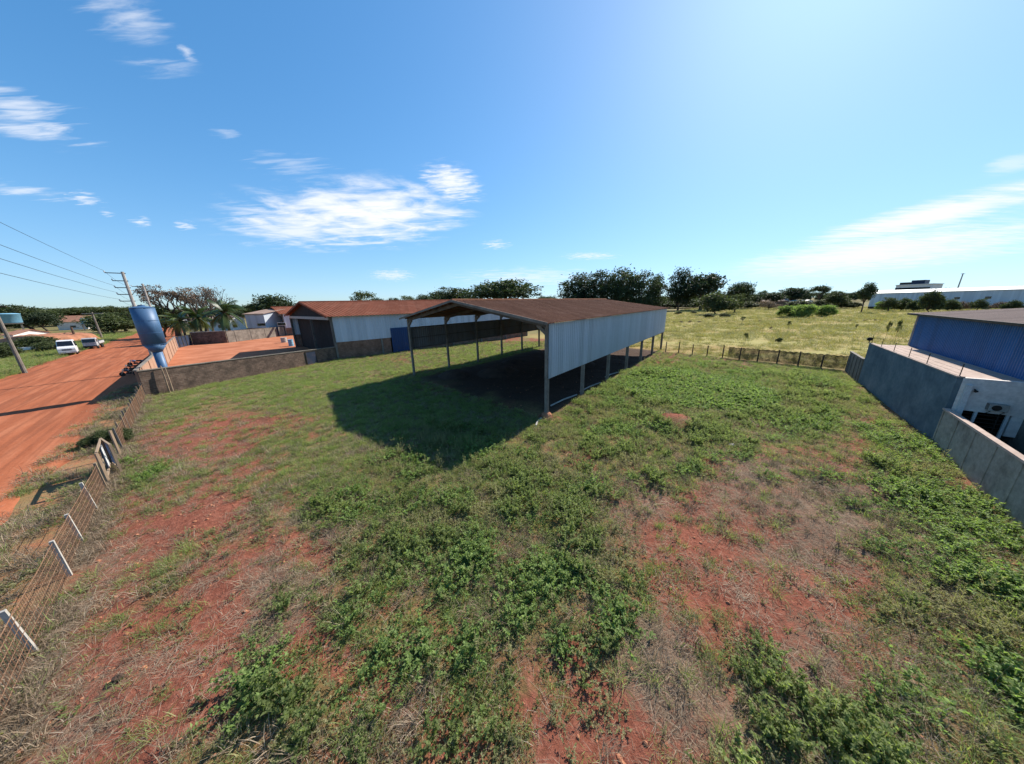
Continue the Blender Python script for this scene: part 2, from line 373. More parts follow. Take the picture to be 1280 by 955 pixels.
def shed_uv(x, y):
    d = np.array([SL, FL - FR]).T; M = np.linalg.inv(d)
    dx = x - FR[0]; dy = y - FR[1]
    return M[0, 0] * dx + M[0, 1] * dy, M[1, 0] * dx + M[1, 1] * dy


# ------------------------------------------------------------------ mesh helpers
def meta(o, label=None, cat=None, group=None, kind=None):
    if label: o['label'] = label
    if cat: o['category'] = cat
    if group: o['group'] = group
    if kind: o['kind'] = kind
    return o


def empty(name, loc=(0, 0, 0), rz=0.0, label=None, cat=None, group=None):
    o = bpy.data.objects.new(name, None); COL.objects.link(o); o.location = loc; o.rotation_euler = (0, 0, rz); o.empty_display_size = .2
    return meta(o, label, cat, group)


def ang(d): return math.atan2(d[1], d[0])


class MB:
    def __init__(s): s.v = []; s.f = []; s.n = 0; s.tint = None
    def add(s, v, f):
        s.v.extend([tuple(p) for p in v]); s.f.extend([tuple(i + s.n for i in q) for q in f]); s.n += len(v); return s
    def box(s, x0, x1, y0, y1, z0, z1):
        v = [(x, y, z) for z in (z0, z1) for y in (y0, y1) for x in (x0, x1)]
        return s.add(v, [(0, 2, 3, 1), (4, 5, 7, 6), (0, 1, 5, 4), (2, 6, 7, 3), (0, 4, 6, 2), (1, 3, 7, 5)])
    def beam(s, a, b, w, h=None, up=(0, 0, 1)):
        """rectangular bar from a to b: w across, h along up"""
        h = h or w; a = Vector(a); b = Vector(b); d = (b - a).normalized(); u = Vector(up)
        if abs(d.dot(u)) > .98: u = Vector((1, 0, 0))
        r = d.cross(u).normalized(); u = r.cross(d).normalized()
        v = [p + r * sx * w / 2 + u * sz * h / 2 for p in (a, b) for sx, sz in ((-1, -1), (1, -1), (1, 1), (-1, 1))]
        return s.add(v, [(3, 2, 1, 0), (4, 5, 6, 7), (0, 1, 5, 4), (1, 2, 6, 5), (2, 3, 7, 6), (3, 0, 4, 7)])
    def tube(s, pts, rad, seg=8, cap=True):
        pts = [Vector(p) for p in pts]; n = len(pts); rad = rad if hasattr(rad, '__len__') else [rad] * n; v = []; f = []
        u = None
        for i, p in enumerate(pts):
            d = (pts[min(i + 1, n - 1)] - pts[max(i - 1, 0)]).normalized()
            if u is None: u = d.orthogonal().normalized()
            u = (u - d * u.dot(d)).normalized(); r = d.cross(u)
            for k in range(seg):
                t = 2 * PI * k / seg; v.append(p + (u * math.cos(t) + r * math.sin(t)) * rad[i])
        for i in range(n - 1):
            for k in range(seg): f.append((i * seg + k, i * seg + (k + 1) % seg, (i + 1) * seg + (k + 1) % seg, (i + 1) * seg + k))
        if cap: f.append(tuple(range(seg - 1, -1, -1))); f.append(tuple((n - 1) * seg + k for k in range(seg)))
        return s.add(v, f)
    def lathe(s, prof, seg=24, c=(0, 0, 0), axis='z'):
        v = []; f = []
        for r, z in prof:
            for k in range(seg):
                t = 2 * PI * k / seg; q = (r * math.cos(t), r * math.sin(t), z)
                if axis == 'y': q = (q[0], q[2], q[1])
                v.append((q[0] + c[0], q[1] + c[1], q[2] + c[2]))
        for i in range(len(prof) - 1):
            for k in range(seg): f.append((i * seg + k, i * seg + (k + 1) % seg, (i + 1) * seg + (k + 1) % seg, (i + 1) * seg + k))
        f.append(tuple(range(seg - 1, -1, -1))); f.append(tuple((len(prof) - 1) * seg + k for k in range(seg)))
        return s.add(v, f)
    def prism(s, poly, y0, y1):
        """polygon in x,z pulled along y"""
        n = len(poly); v = [(x, y0, z) for x, z in poly] + [(x, y1, z) for x, z in poly]
        f = [tuple(range(n)), tuple(range(2 * n - 1, n - 1, -1))] + [(i, i + n, (i + 1) % n + n, (i + 1) % n) for i in range(n)]
        return s.add(v, f)
    def build(s, name, mat, parent=None, smooth_=False, bevel=0):
        me = bpy.data.meshes.new(name); me.from_pydata(s.v, [], s.f); me.update()
        me.materials.append(mat)
        if smooth_: me.shade_smooth()
        o = bpy.data.objects.new(name, me); COL.objects.link(o)
        if parent: o.parent = parent
        if bevel:
            b = o.modifiers.new('bevel', 'BEVEL'); b.width = bevel; b.segments = 2; b.limit_method = 'ANGLE'
        return o


def corrugated(mb, a, b, c, d, period, amp, thick=.012, jitter=0):
    """sheet a-b along the bottom, d-c along the top (quad), ribs running from bottom to top"""
    a, b, c, d = [Vector(p) for p in (a, b, c, d)]
    n = max(4, int(round((b - a).length / period))); nrm = (b - a).cross(d - a).normalized()
    prof = [(0, 0), (.3, 0), (.45, 1), (.7, 1), (.85, 0)]
    rnd = random.Random(int(a.x * 100)); ts = []
    for i in range(n):
        ts += [((i + t) / n, h) for t, h in prof]
    ts.append((1, 0)); rows = [0, .34, .67, 1]
    v = []; f = []; m = len(ts)
    for off in (0, -thick):
        for r in rows:
            for t, h in ts:
                p0 = a.lerp(b, t); p1 = d.lerp(c, t); v.append(p0.lerp(p1, r) + nrm * (h * amp + off))
    R = len(rows)
    for k in range(2):
        for i in range(R - 1):
            for j in range(m - 1):
                q = (k * R * m + i * m + j, k * R * m + i * m + j + 1, k * R * m + (i + 1) * m + j + 1, k * R * m + (i + 1) * m + j)
                f.append(q if k == 0 else q[::-1])
    for j in range(m - 1):
        f.append((j, R * m + j, R * m + j + 1, j + 1)); e = (R - 1) * m
        f.append((e + j, e + j + 1, R * m + e + j + 1, R * m + e + j))
    mb.add(v, f); return mb


def npmesh(name, V, F, mat, tint=None, nside=4):
    me = bpy.data.meshes.new(name)
    V = np.asarray(V, np.float32); F = np.asarray(F, np.int32)
    me.vertices.add(len(V)); me.vertices.foreach_set('co', V.ravel())
    me.loops.add(F.size); me.loops.foreach_set('vertex_index', F.ravel())
    me.polygons.add(len(F)); me.polygons.foreach_set('loop_start', np.arange(0, F.size, F.shape[1], dtype=np.int32))
    me.update(calc_edges=True)
    if tint is not None:
        a = me.attributes.new('tint', 'FLOAT', 'FACE'); a.data.foreach_set('value', np.asarray(tint, np.float32))
    if mat: me.materials.append(mat)
    return me


def leaves(pos, d, L, Wd, rng, fold=.25, nrm=None):
    """rhombic leaves at pos along d; arrays"""
    n = len(pos); d = d / np.linalg.norm(d, axis=1, keepdims=True)
    r = rng.normal(size=(n, 3)) if nrm is None else nrm + rng.normal(size=(n, 3)) * .35
    r = r - d * np.sum(r * d, 1, keepdims=True); r /= np.linalg.norm(r, axis=1, keepdims=True) + 1e-9   # leaf normal
    s = np.cross(d, r); L = np.asarray(L).reshape(-1, 1); Wd = np.asarray(Wd).reshape(-1, 1)
    a = pos; t = pos + d * L - r * L * .12; m = pos + d * L * .45
    l = m + s * Wd / 2 + r * Wd * fold; q = m - s * Wd / 2 + r * Wd * fold
    V = np.stack([a, l, t, q], 1).reshape(-1, 3)
    F = np.arange(4 * n).reshape(-1, 4)
    return V, F


def blades(pos, d, L, Wd, bend, rng):
    """grass blades: two quads bending over, tapering"""
    n = len(pos); d = d / np.linalg.norm(d, axis=1, keepdims=True)
    az = rng.uniform(0, 2 * PI, n); s = np.stack([np.cos(az), np.sin(az), 0 * az], 1)
    h = np.stack([d[:, 0], d[:, 1], 0 * az], 1); h /= np.linalg.norm(h, axis=1, keepdims=True) + 1e-6
    L = L.reshape(-1, 1); Wd = Wd.reshape(-1, 1); b = bend.reshape(-1, 1)
    m = pos + d * L * .55; dt = d + h * b - np.array([[0, 0, 1]]) * b * .6; dt /= np.linalg.norm(dt, axis=1, keepdims=True); t = m + dt * L * .45
    V = np.stack([pos - s * Wd / 2, pos + s * Wd / 2, m + s * Wd * .4, m - s * Wd * .4, t + s * Wd * .06, t - s * Wd * .06], 1).reshape(-1, 3)
    k = np.arange(n) * 6
    F = np.concatenate([np.stack([k, k + 1, k + 2, k + 3], 1), np.stack([k + 3, k + 2, k + 4, k + 5], 1)])
    return V, F


def fibo(n, rng, up=0.0):
    v = rng.normal(size=(n, 3)); v[:, 2] = np.abs(v[:, 2]) + up; return v / np.linalg.norm(v, axis=1, keepdims=True)


# plant prototypes -> mesh datas -------------------------------------------------
def weed(seed, h, w, n, ll, lw, mat, name, stems=7):
    rng = np.random.default_rng(seed)
    st = fibo(stems, rng, .6); ln = rng.uniform(.6, 1, stems) * h
    k = rng.integers(0, stems, n); t = rng.uniform(.15, 1, n) ** .8
    base = rng.normal(size=(stems, 3)) * w * .16; base[:, 2] = 0
    sp = st.copy(); sp[:, :2] *= w / h * 1.1
    pos = base[k] + sp[k] * (ln[k] * t)[:, None]; pos[:, 2] *= 1 - .1 * t
    d = rng.normal(size=(n, 3)); d[:, 2] = d[:, 2] * .35 + .15; d += sp[k] * .4
    V, F = leaves(pos, d, rng.uniform(.6, 1.25, n) * ll, rng.uniform(.7, 1.2, n) * lw, rng, nrm=np.array([[0, 0, 1.0]]))
    tint = np.clip(.12 + .55 * (pos[:, 2] / h) * .6 + rng.normal(size=n) * .18 + .2, 0, 1)
    # stems
    Vs, Fs = blades(base, sp, ln, np.full(stems, .012), np.full(stems, .05), rng)
    return npmesh(name, np.concatenate([V, Vs]), np.concatenate([F, Fs + len(V)]), mat, np.concatenate([tint, np.full(len(Fs), .3)]))


def tuft(seed, h, n, spread, bw, mat, name, lean=.7, bend=.6):
    rng = np.random.default_rng(seed); pos = rng.normal(size=(n, 3)) * spread; pos[:, 2] = 0
    d = rng.normal(size=(n, 3)) * lean; d[:, 2] = rng.uniform(.5, 1.1, n); d[:, :2] += pos[:, :2] / spread * .25
    V, F = blades(pos, d, rng.uniform(.5, 1.15, n) * h, rng.uniform(.7, 1.3, n) * bw, rng.uniform(.2, 1, n) * bend, rng)
    t = np.clip(rng.normal(.5, .25, n), 0, 1)
    return npmesh(name, V, F, mat, np.concatenate([t, t]))


def litter(seed, n, spread, L, bw, mat, name):
    rng = np.random.default_rng(seed); pos = rng.normal(size=(n, 3)) * spread; pos[:, 2] = rng.uniform(.01, .07, n)
    d = rng.normal(size=(n, 3)); d[:, 2] = rng.normal(size=n) * .14
    V, F = blades(pos, d, rng.uniform(.4, 1.3, n) * L, rng.uniform(.7, 1.3, n) * bw, rng.uniform(0, .25, n), rng)
    t = np.clip(rng.normal(.5, .28, n), 0, 1)
    return npmesh(name, V, F, mat, np.concatenate([t, t]))


def scatter(name, pts, idx, scl, protos, label, cat, seed=0, tilt=.12, mat=None):
    """one mass of ground cover: instances of the prototype plants on a cloud of points"""
    rng = np.random.default_rng(seed); n = len(pts)
    me = bpy.data.meshes.new(name); me.vertices.add(n); me.vertices.foreach_set('co', np.asarray(pts, np.float32).ravel())
    for nm, ty, key, arr in (('scl', 'FLOAT', 'value', scl), ('pick', 'INT', 'value', idx)):
        a = me.attributes.new(nm, ty, 'POINT'); a.data.foreach_set(key, np.asarray(arr, np.int32 if ty == 'INT' else np.float32))
    rot = np.stack([rng.normal(size=n) * tilt, rng.normal(size=n) * tilt, rng.uniform(0, 2 * PI, n)], 1)
    a = me.attributes.new('rot', 'FLOAT_VECTOR', 'POINT'); a.data.foreach_set('vector', rot.astype(np.float32).ravel())
    me.update()
    o = bpy.data.objects.new(name, me); COL.objects.link(o)
    pc = bpy.data.collections.new(name + '_plants')
    for i, m in enumerate(protos):
        po = bpy.data.objects.new('%s_plant_%02d' % (name, i), m); pc.objects.link(po)
    ng = bpy.data.node_groups.new(name + '_scatter', 'GeometryNodeTree')
    ng.interface.new_socket('Geometry', in_out='INPUT', socket_type='NodeSocketGeometry'); ng.interface.new_socket('Geometry', in_out='OUTPUT', socket_type='NodeSocketGeometry')
    N = ng.nodes; L = ng.links
    gi = N.new('NodeGroupInput'); go = N.new('NodeGroupOutput'); ip = N.new('GeometryNodeInstanceOnPoints'); ci = N.new('GeometryNodeCollectionInfo')
    ci.inputs['Collection'].default_value = pc; ci.inputs['Separate Children'].default_value = True; ci.inputs['Reset Children'].default_value = True
    def at(nm, ty):
        x = N.new('GeometryNodeInputNamedAttribute'); x.data_type = ty; x.inputs['Name'].default_value = nm; return x.outputs['Attribute']
    L.new(gi.outputs[0], ip.inputs['Points']); L.new(ci.outputs[0], ip.inputs['Instance']); ip.inputs['Pick Instance'].default_value = True
    L.new(at('pick', 'INT'), ip.inputs['Instance Index']); L.new(at('rot', 'FLOAT_VECTOR'), ip.inputs['Rotation']); L.new(at('scl', 'FLOAT'), ip.inputs['Scale'])
    L.new(ip.outputs[0], go.inputs[0])
    md = o.modifiers.new('scatter', 'NODES'); md.node_group = ng
    return meta(o, label, cat, kind='stuff')
#@@SETTING
# ------------------------------------------------------------------ ground
def cover(x, y):
    lush = P_lush(x, y, 1); lawn = P_lawn(x, y, 1); bare = P_bare(x, y, 1); straw = P_straw(x, y, 1)
    n = fbm(x, y, .55, 4, 41); n2 = fbm(x, y, 1.9, 3, 47)
    g = np.clip(.46 + .5 * lush + .4 * lawn - .62 * bare - .4 * straw + (n - .5) * 1.1 + (n2 - .5) * 1.0, 0, 1)
    return g, lush, lawn, bare, straw


def axis_pts(lo, hi, fine0, fine1, st, growth=1.13):
    a = list(np.arange(fine0, fine1 + 1e-6, st)); s = st; v = fine1
    while v < hi: s *= growth; v += s; a.append(v)
    s = st; v = fine0; b = []
    while v > lo: s *= growth; v -= s; b.append(v)
    return np.array(b[::-1] + a)


def build_ground():
    xs = axis_pts(-2600, 2600, -44, 42, .3); ys = axis_pts(-60, 3000, 0, 52, .3)
    X, Y = np.meshgrid(xs, ys); x = X.ravel(); y = Y.ravel()
    z = gz(x, y)
    nx, ny = len(xs), len(ys)
    i = np.arange(nx * ny).reshape(ny, nx)
    F = np.stack([i[:-1, :-1].ravel(), i[:-1, 1:].ravel(), i[1:, 1:].ravel(), i[1:, :-1].ravel()], 1)
    me = npmesh('ground', np.stack([x, y, z], 1), F, None); me.shade_smooth()
    g, lush, lawn, bare, straw = cover(x, y)
    lot = smooth(-1.2, .6, in_lot(x, y))
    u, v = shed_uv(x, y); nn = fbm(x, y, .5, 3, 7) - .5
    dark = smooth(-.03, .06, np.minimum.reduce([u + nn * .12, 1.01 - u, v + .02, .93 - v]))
    past = smooth(-1, 1.5, -side(BF1, BF0, x, y)) * (y > 15) * smooth(-12, 4, x - (y - 52) * .8 + 12) * (1 - smooth(180, 420, np.hypot(x, y))) * smooth(0, 3, side(WA, WB, x, y) * 0 + 5)
    n = line_n(x, y)
    verge = smooth(-9, -7, n + nn * 3) * smooth(-4.2, -5.4, n + nn * .5) * (y < 60)
    ogreen = smooth(-20, -26, n + nn * 8)
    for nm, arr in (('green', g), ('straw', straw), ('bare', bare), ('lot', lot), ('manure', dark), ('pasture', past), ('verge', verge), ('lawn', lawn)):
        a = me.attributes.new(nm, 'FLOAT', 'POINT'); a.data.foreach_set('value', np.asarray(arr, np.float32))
    m = MatB('field_soil'); P = m.coord('Object')
    n1 = m.noise(P, .9, 8, .65); n2 = m.noise(P, 6, 8, .7); n3 = m.noise(P, 34, 5, .7); nb = m.noise(P, .08, 5, .6)
    red = m.ramp(n2, [(.3, (.12, .038, .023)), (.5, (.20, .068, .042)), (.72, (.30, .12, .078))])
    lit = m.ramp(n3, [(.3, (.09, .05, .03)), (.5, (.18, .115, .075)), (.72, (.30, .22, .16))])
    grn = m.ramp(n2, [(.3, (.075, .085, .03)), (.55, (.14, .155, .055)), (.75, (.23, .20, .09))])
    A = lambda s: m.attr(s).outputs['Fac']
    thr = lambda fac, n, w: m.math('MULTIPLY', m.math('ADD', m.math('SUBTRACT', fac, n), w / 2), 1 / w, True)
    base = m.mix(thr(m.math('ADD', m.math('MULTIPLY', A('straw'), .4), .24), m.math('ADD', m.math('MULTIPLY', n2, .6), m.math('MULTIPLY', n3, .4)), .14), red, lit)
    base = m.mix(m.math('MULTIPLY', thr(A('green'), n2, .4), .55), base, grn)
    base = m.mix(m.math('MULTIPLY', thr(A('lawn'), m.math('ADD', m.math('MULTIPLY', n2, .5), m.math('MULTIPLY', n1, .6)), .35), .5), base, grn)
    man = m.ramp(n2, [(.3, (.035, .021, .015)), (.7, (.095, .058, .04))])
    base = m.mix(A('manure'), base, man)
    yel = m.ramp(n1, [(.25, (.20, .195, .062)), (.42, (.30, .265, .092)), (.58, (.36, .30, .112)), (.75, (.24, .25, .083))])
    yel = m.mix(m.ramp(m.noise(m.coord('Object', (.03, .11, 1)), 1, 6, .6), [(.42, (0, 0, 0)), (.6, (.7, .7, .7))]), yel, (.31, .18, .075))
    yel = m.mix(m.ramp(n2, [(.5, (0, 0, 0)), (.75, (.6, .6, .6))]), yel, (.16, .15, .05))
    far = m.ramp(nb, [(.3, (.09, .085, .04)), (.5, (.17, .15, .06)), (.7, (.26, .15, .08))])
    outc = m.mix(A('pasture'), far, yel)
    dry = m.mix(thr(m.math('MULTIPLY', n1, 1.0), n2, .3), (.34, .14, .07), (.24, .17, .08))
    outc = m.mix(A('verge'), outc, dry)
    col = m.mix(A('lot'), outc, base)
    m.bsdf(col, 1, 0, m.math('ADD', n2, m.math('MULTIPLY', n3, .35)), .7, .09, .1)
    me.materials.append(m.m)
    o = bpy.data.objects.new('ground', me); COL.objects.link(o); meta(o, kind='structure')


build_ground()


def build_road():
    t = np.concatenate([np.arange(-60, 130, .8), np.arange(130, 420, 4)]); c = np.linspace(0, 1, 30)
    T, Cc = np.meshgrid(t, c, indexing='ij')
    nearn = -7.75 + (fbm(T[:, 0], T[:, 0] * 0, .25, 4, 3) - .5) * 2.6 + .3; farn = -22.8 + (fbm(T[:, 0], T[:, 0] * 0 + 50, .2, 4, 8) - .5) * 3.0
    Nn = nearn[:, None] * (1 - Cc) + farn[:, None] * Cc
    z = .10 + (fbm(T, Nn, .06, 3, 12) - .5) * .04 + np.where((Cc == 0) | (Cc == 1), -.13, 0)
    for r in (-11.2, -13.0, -16.4, -18.1): z = z - .035 * np.exp(-((Nn - r + (fbm(T, T * 0, .03, 2, 5) - .5) * 2) / .3) ** 2)
    V = np.stack([T.ravel(), -Nn.ravel(), z.ravel()], 1)
    nx = len(c); i = np.arange(len(t) * nx).reshape(len(t), nx)
    F = np.stack([i[:-1, :-1].ravel(), i[1:, :-1].ravel(), i[1:, 1:].ravel(), i[:-1, 1:].ravel()], 1)
    m = MatB('red_dirt_road'); P = m.coord('Object', (.10, 1, 1)); Q = m.coord('Object')
    s = m.noise(P, .9, 8, .62, .4); b = m.noise(Q, .22, 6, .6); f = m.noise(Q, 7, 6, .7)
    col = m.ramp(s, [(.28, (.22, .062, .026)), (.48, (.33, .102, .046)), (.7, (.42, .155, .078))])
    col = m.mix(m.ramp(b, [(.45, (0, 0, 0)), (.7, (.6, .6, .6))]), col, (.36, .115, .055))
    rt = m.noise(m.coord('Object', (.035, 1.1, 1)), 1.6, 5, .55, .3); col = m.mix(m.ramp(rt, [(.46, (0, 0, 0)), (.6, (.8, .8, .8))]), col, (.235, .075, .036))
    pb = m.noise(Q, 14, 4, .75); col = m.mix(m.ramp(pb, [(.62, (0, 0, 0)), (.72, (.6, .6, .6))]), col, (.45, .24, .16))
    col = m.mix(.4, col, m.ramp(f, [(.3, (.6, .6, .6)), (.7, (1.25, 1.25, 1.25))]), 'MULTIPLY')
    m.bsdf(col, 1, 0, m.math('ADD', s, m.math('MULTIPLY', f, .3)), .5, .06, .1)
    me = npmesh('road', V, F, m.m); me.shade_smooth()
    o = bpy.data.objects.new('road', me); COL.objects.link(o); o.rotation_euler = (0, 0, ang(RDIR)); meta(o, kind='structure')
    # the yard in front of the sheds
    C0 = FENCE1 + RDIR * .2 + RNOR * .1
    poly = [C0, C0 + RDIR * 78, np.array([-99, 112]), np.array([-60, 125]), WH0 + WHN * 28 + WHD * 2, WH0 + WHD * .5]
    m = MatB('yard_dirt'); Q = m.coord('Object'); s = m.noise(Q, .25, 7, .62, .4); f = m.noise(Q, 6, 6, .7)
    col = m.ramp(s, [(.3, (.28, .095, .045)), (.5, (.39, .145, .075)), (.7, (.47, .195, .108))])
    col = m.mix(.3, col, m.ramp(f, [(.3, (.6, .6, .6)), (.7, (1.25, 1.25, 1.25))]), 'MULTIPLY'); m.bsdf(col, 1, 0, f, .4, .04, .1)
    mb = MB(); mb.add([(p[0], p[1], .02) for p in poly], [tuple(range(len(poly)))]); o = mb.build('yard_floor', m.m); meta(o, kind='structure')
    if o.data.polygons[0].normal.z < 0: o.data.flip_normals()


build_road()

# ------------------------------------------------------------------ open shed
def build_shed():
    root = empty('open_shed', (0, 0, 0), 0, 'open-sided farm shed with brown rusty gable roof, silver side sheeting and dark floor', 'shed')
    EH, RH = 7.15, 8.85
    def S(u, v, z):  # u along, v across (0 right eave side, 1 left)
        a = FR + SL * u; b = FL + (BL - FL) * u; p = a * (1 - v) + b * v; return (p[0], p[1], z)
    wd = (FL - FR) / np.hypot(*(FL - FR)); ld = SL / np.hypot(*SL)
    for i in range(7):
        u = i / 6; u = max(.004, min(.996, u))
        for v in (0, 1):
            mb = MB(); p = S(u, v, 0); q = S(u, v, EH - .15); inn = wd if v == 0 else -wd
            mb.beam((p[0], p[1], -.5), q, .2, .3, (wd[0], wd[1], 0))
            # haunch where the post meets the rafter
            r = math.hypot(*(FL - FR)); k = .042
            a2 = S(u, abs(v - k), EH - .12 + (RH - EH) * 2 * k * .5)
            mb.beam((q[0] + inn[0] * .1, q[1] + inn[1] * .1, EH - .75), (a2[0], a2[1], a2[2] - .12), .18, .26)
            mb.build('post', M_conc, root)
        mb = MB()
        for a, b in ((0, .5), (1, .5)):
            pa = S(u, a, EH - .16); pb = S(u, b, RH - .16); mb.beam(pa, pb, .2, .34)
        mb.build('rafter', M_beam, root)
    for side_ in (0, 1):
        mb = MB()
        for k in range(8):
            v = side_ + (.5 - side_) * (k + .25) / 8.2; z = EH + (RH - EH) * (k + .25) / 8.2 - .02
            mb.beam(S(-.012, v, z + .0), S(1.012, v, z + .0), .08, .1)
        mb.build('purlins', M_beam, root)
    ov = .03
    for side_ in (0, 1):
        mb = MB(); ve = -ov if side_ == 0 else 1 + ov; ze = EH - (RH - EH) * 2 * ov + .12
        a = S(-.018, ve, ze); b = S(1.018, ve, ze); c = S(1.018, .5, RH + .12); d = S(-.018, .5, RH + .12)
        if side_ == 0: corrugated(mb, a, b, c, d, .42, .05)
        else: corrugated(mb, b, a, d, c, .42, .05)
        mb.build('roof', M_rust, root)
    mb = MB(); mb.tube([S(-.018, .5, RH + .17), S(1.018, .5, RH + .17)], .12, 8); mb.build('ridge_cap', M_rust, root)
    mb = MB()
    for v in (-ov, 1 + ov):
        mb.beam(S(-.02, v, EH - (RH - EH) * 2 * ov + .1), S(-.02, .5, RH + .1), .05, .2)
    mb.build('fascia', M_conc, root)
    # side sheeting outside the posts
    def out(p, o): return (p[0] + o[0], p[1] + o[1], p[2])
    o0 = -wd * .24
    mb = MB(); corrugated(mb, out(S(.0, 0, 3.05), o0), out(S(1, 0, 3.2), o0), out(S(1, 0, EH - .05), o0), out(S(.0, 0, EH - .05), o0), .32, .032); mb.build('cladding', M_clad, root)['label'] = 'silver corrugated side sheeting facing the open lot'
    o1 = wd * .24
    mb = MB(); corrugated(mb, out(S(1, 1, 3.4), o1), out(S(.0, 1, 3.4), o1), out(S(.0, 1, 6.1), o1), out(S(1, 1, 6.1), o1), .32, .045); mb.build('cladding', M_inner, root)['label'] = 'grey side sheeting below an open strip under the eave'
    for v, zs, o in ((0, (3.15, 4.5, 5.8, 7.0), -wd * .17), (1, (3.5, 4.75, 6.05), wd * .17)):
        mb = MB()
        for z in zs: mb.beam(out(S(0, v, z), o), out(S(1, v, z), o), .07, .1)
        mb.build('side_rail', M_beam, root)
    # footings of pale concrete at the front right post, low kerb rails lying between the posts
    p = S(.004, 0, 0); mb = MB(); mb.lathe([(.42, -.2), (.4, .12), (.26, .26)], 9, (p[0], p[1], 0)); mb.build('footing', M_redbank, root)
    # kerb lengths
    for k, (u0, u1, v0, v1) in enumerate(((.055, .155, .04, .015), (.19, .3, .03, .012), (.36, .45, .03, .01), (-.012, -.05, .005, -.02))):
        mb = MB(); a = S(u0, v0, 0); b = S(u1, v1, 0); m_ = S((u0 + u1) / 2, (v0 + v1) / 2 + .006, 0)
        mb.tube([(q[0], q[1], float(gz(q[0], q[1])) + .09) for q in (a, m_, b)], .07, 7)
        meta(mb.build('loose_rail', M_conc_pale), ('pale rail lying in the first bay behind the front right shed post', 'pale rail lying in the second bay of the shed under the silver sheeting',
             'pale rail lying in the third bay of the shed under the silver sheeting', 'short pale rail lying in the grass at the front right shed post')[k], 'rail', 'pale rails lying along the shed side')
    # heaps of dark soil in the shed
    for k, (u, v, r, h) in enumerate(((.10, .80, 2.2, .75), (.22, .62, 3.0, .6), (.5, .35, 3.2, .7), (.42, .75, 2.4, .5))):
        c = S(u, v, 0); rs = np.linspace(0, 1, 12); th = np.linspace(0, 2 * PI, 33)[:-1]; V = []; F = []
        for i, rr in enumerate(rs):
            for t in th:
                x = c[0] + r * rr * math.cos(t); y = c[1] + r * rr * math.sin(t)
                z = h * (1 - rr * rr) ** 1.3 * (.75 + .6 * float(fbm(x, y, 1.3, 4, k))) - .06 * rr + float(gz(x, y)); V.append((x, y, z))
        for i in range(11):
            for j in range(32): F.append((i * 32 + j, (i + 1) * 32 + j, (i + 1) * 32 + (j + 1) % 32, i * 32 + (j + 1) % 32))
        mb = MB(); mb.add(V, F)
        meta(mb.build('soil_heap', M_soilheap, None, True), ('dark soil heap just inside the shed mouth, nearest its left row of posts', 'broad dark soil heap in the middle of the shed mouth, behind the nearer left heap',
             'dark soil heap deep inside the shed towards the silver sheeting', 'dark soil heap farther in along the left row of shed posts')[k], 'soil heap', 'dark soil heaps under the shed roof')


build_shed()

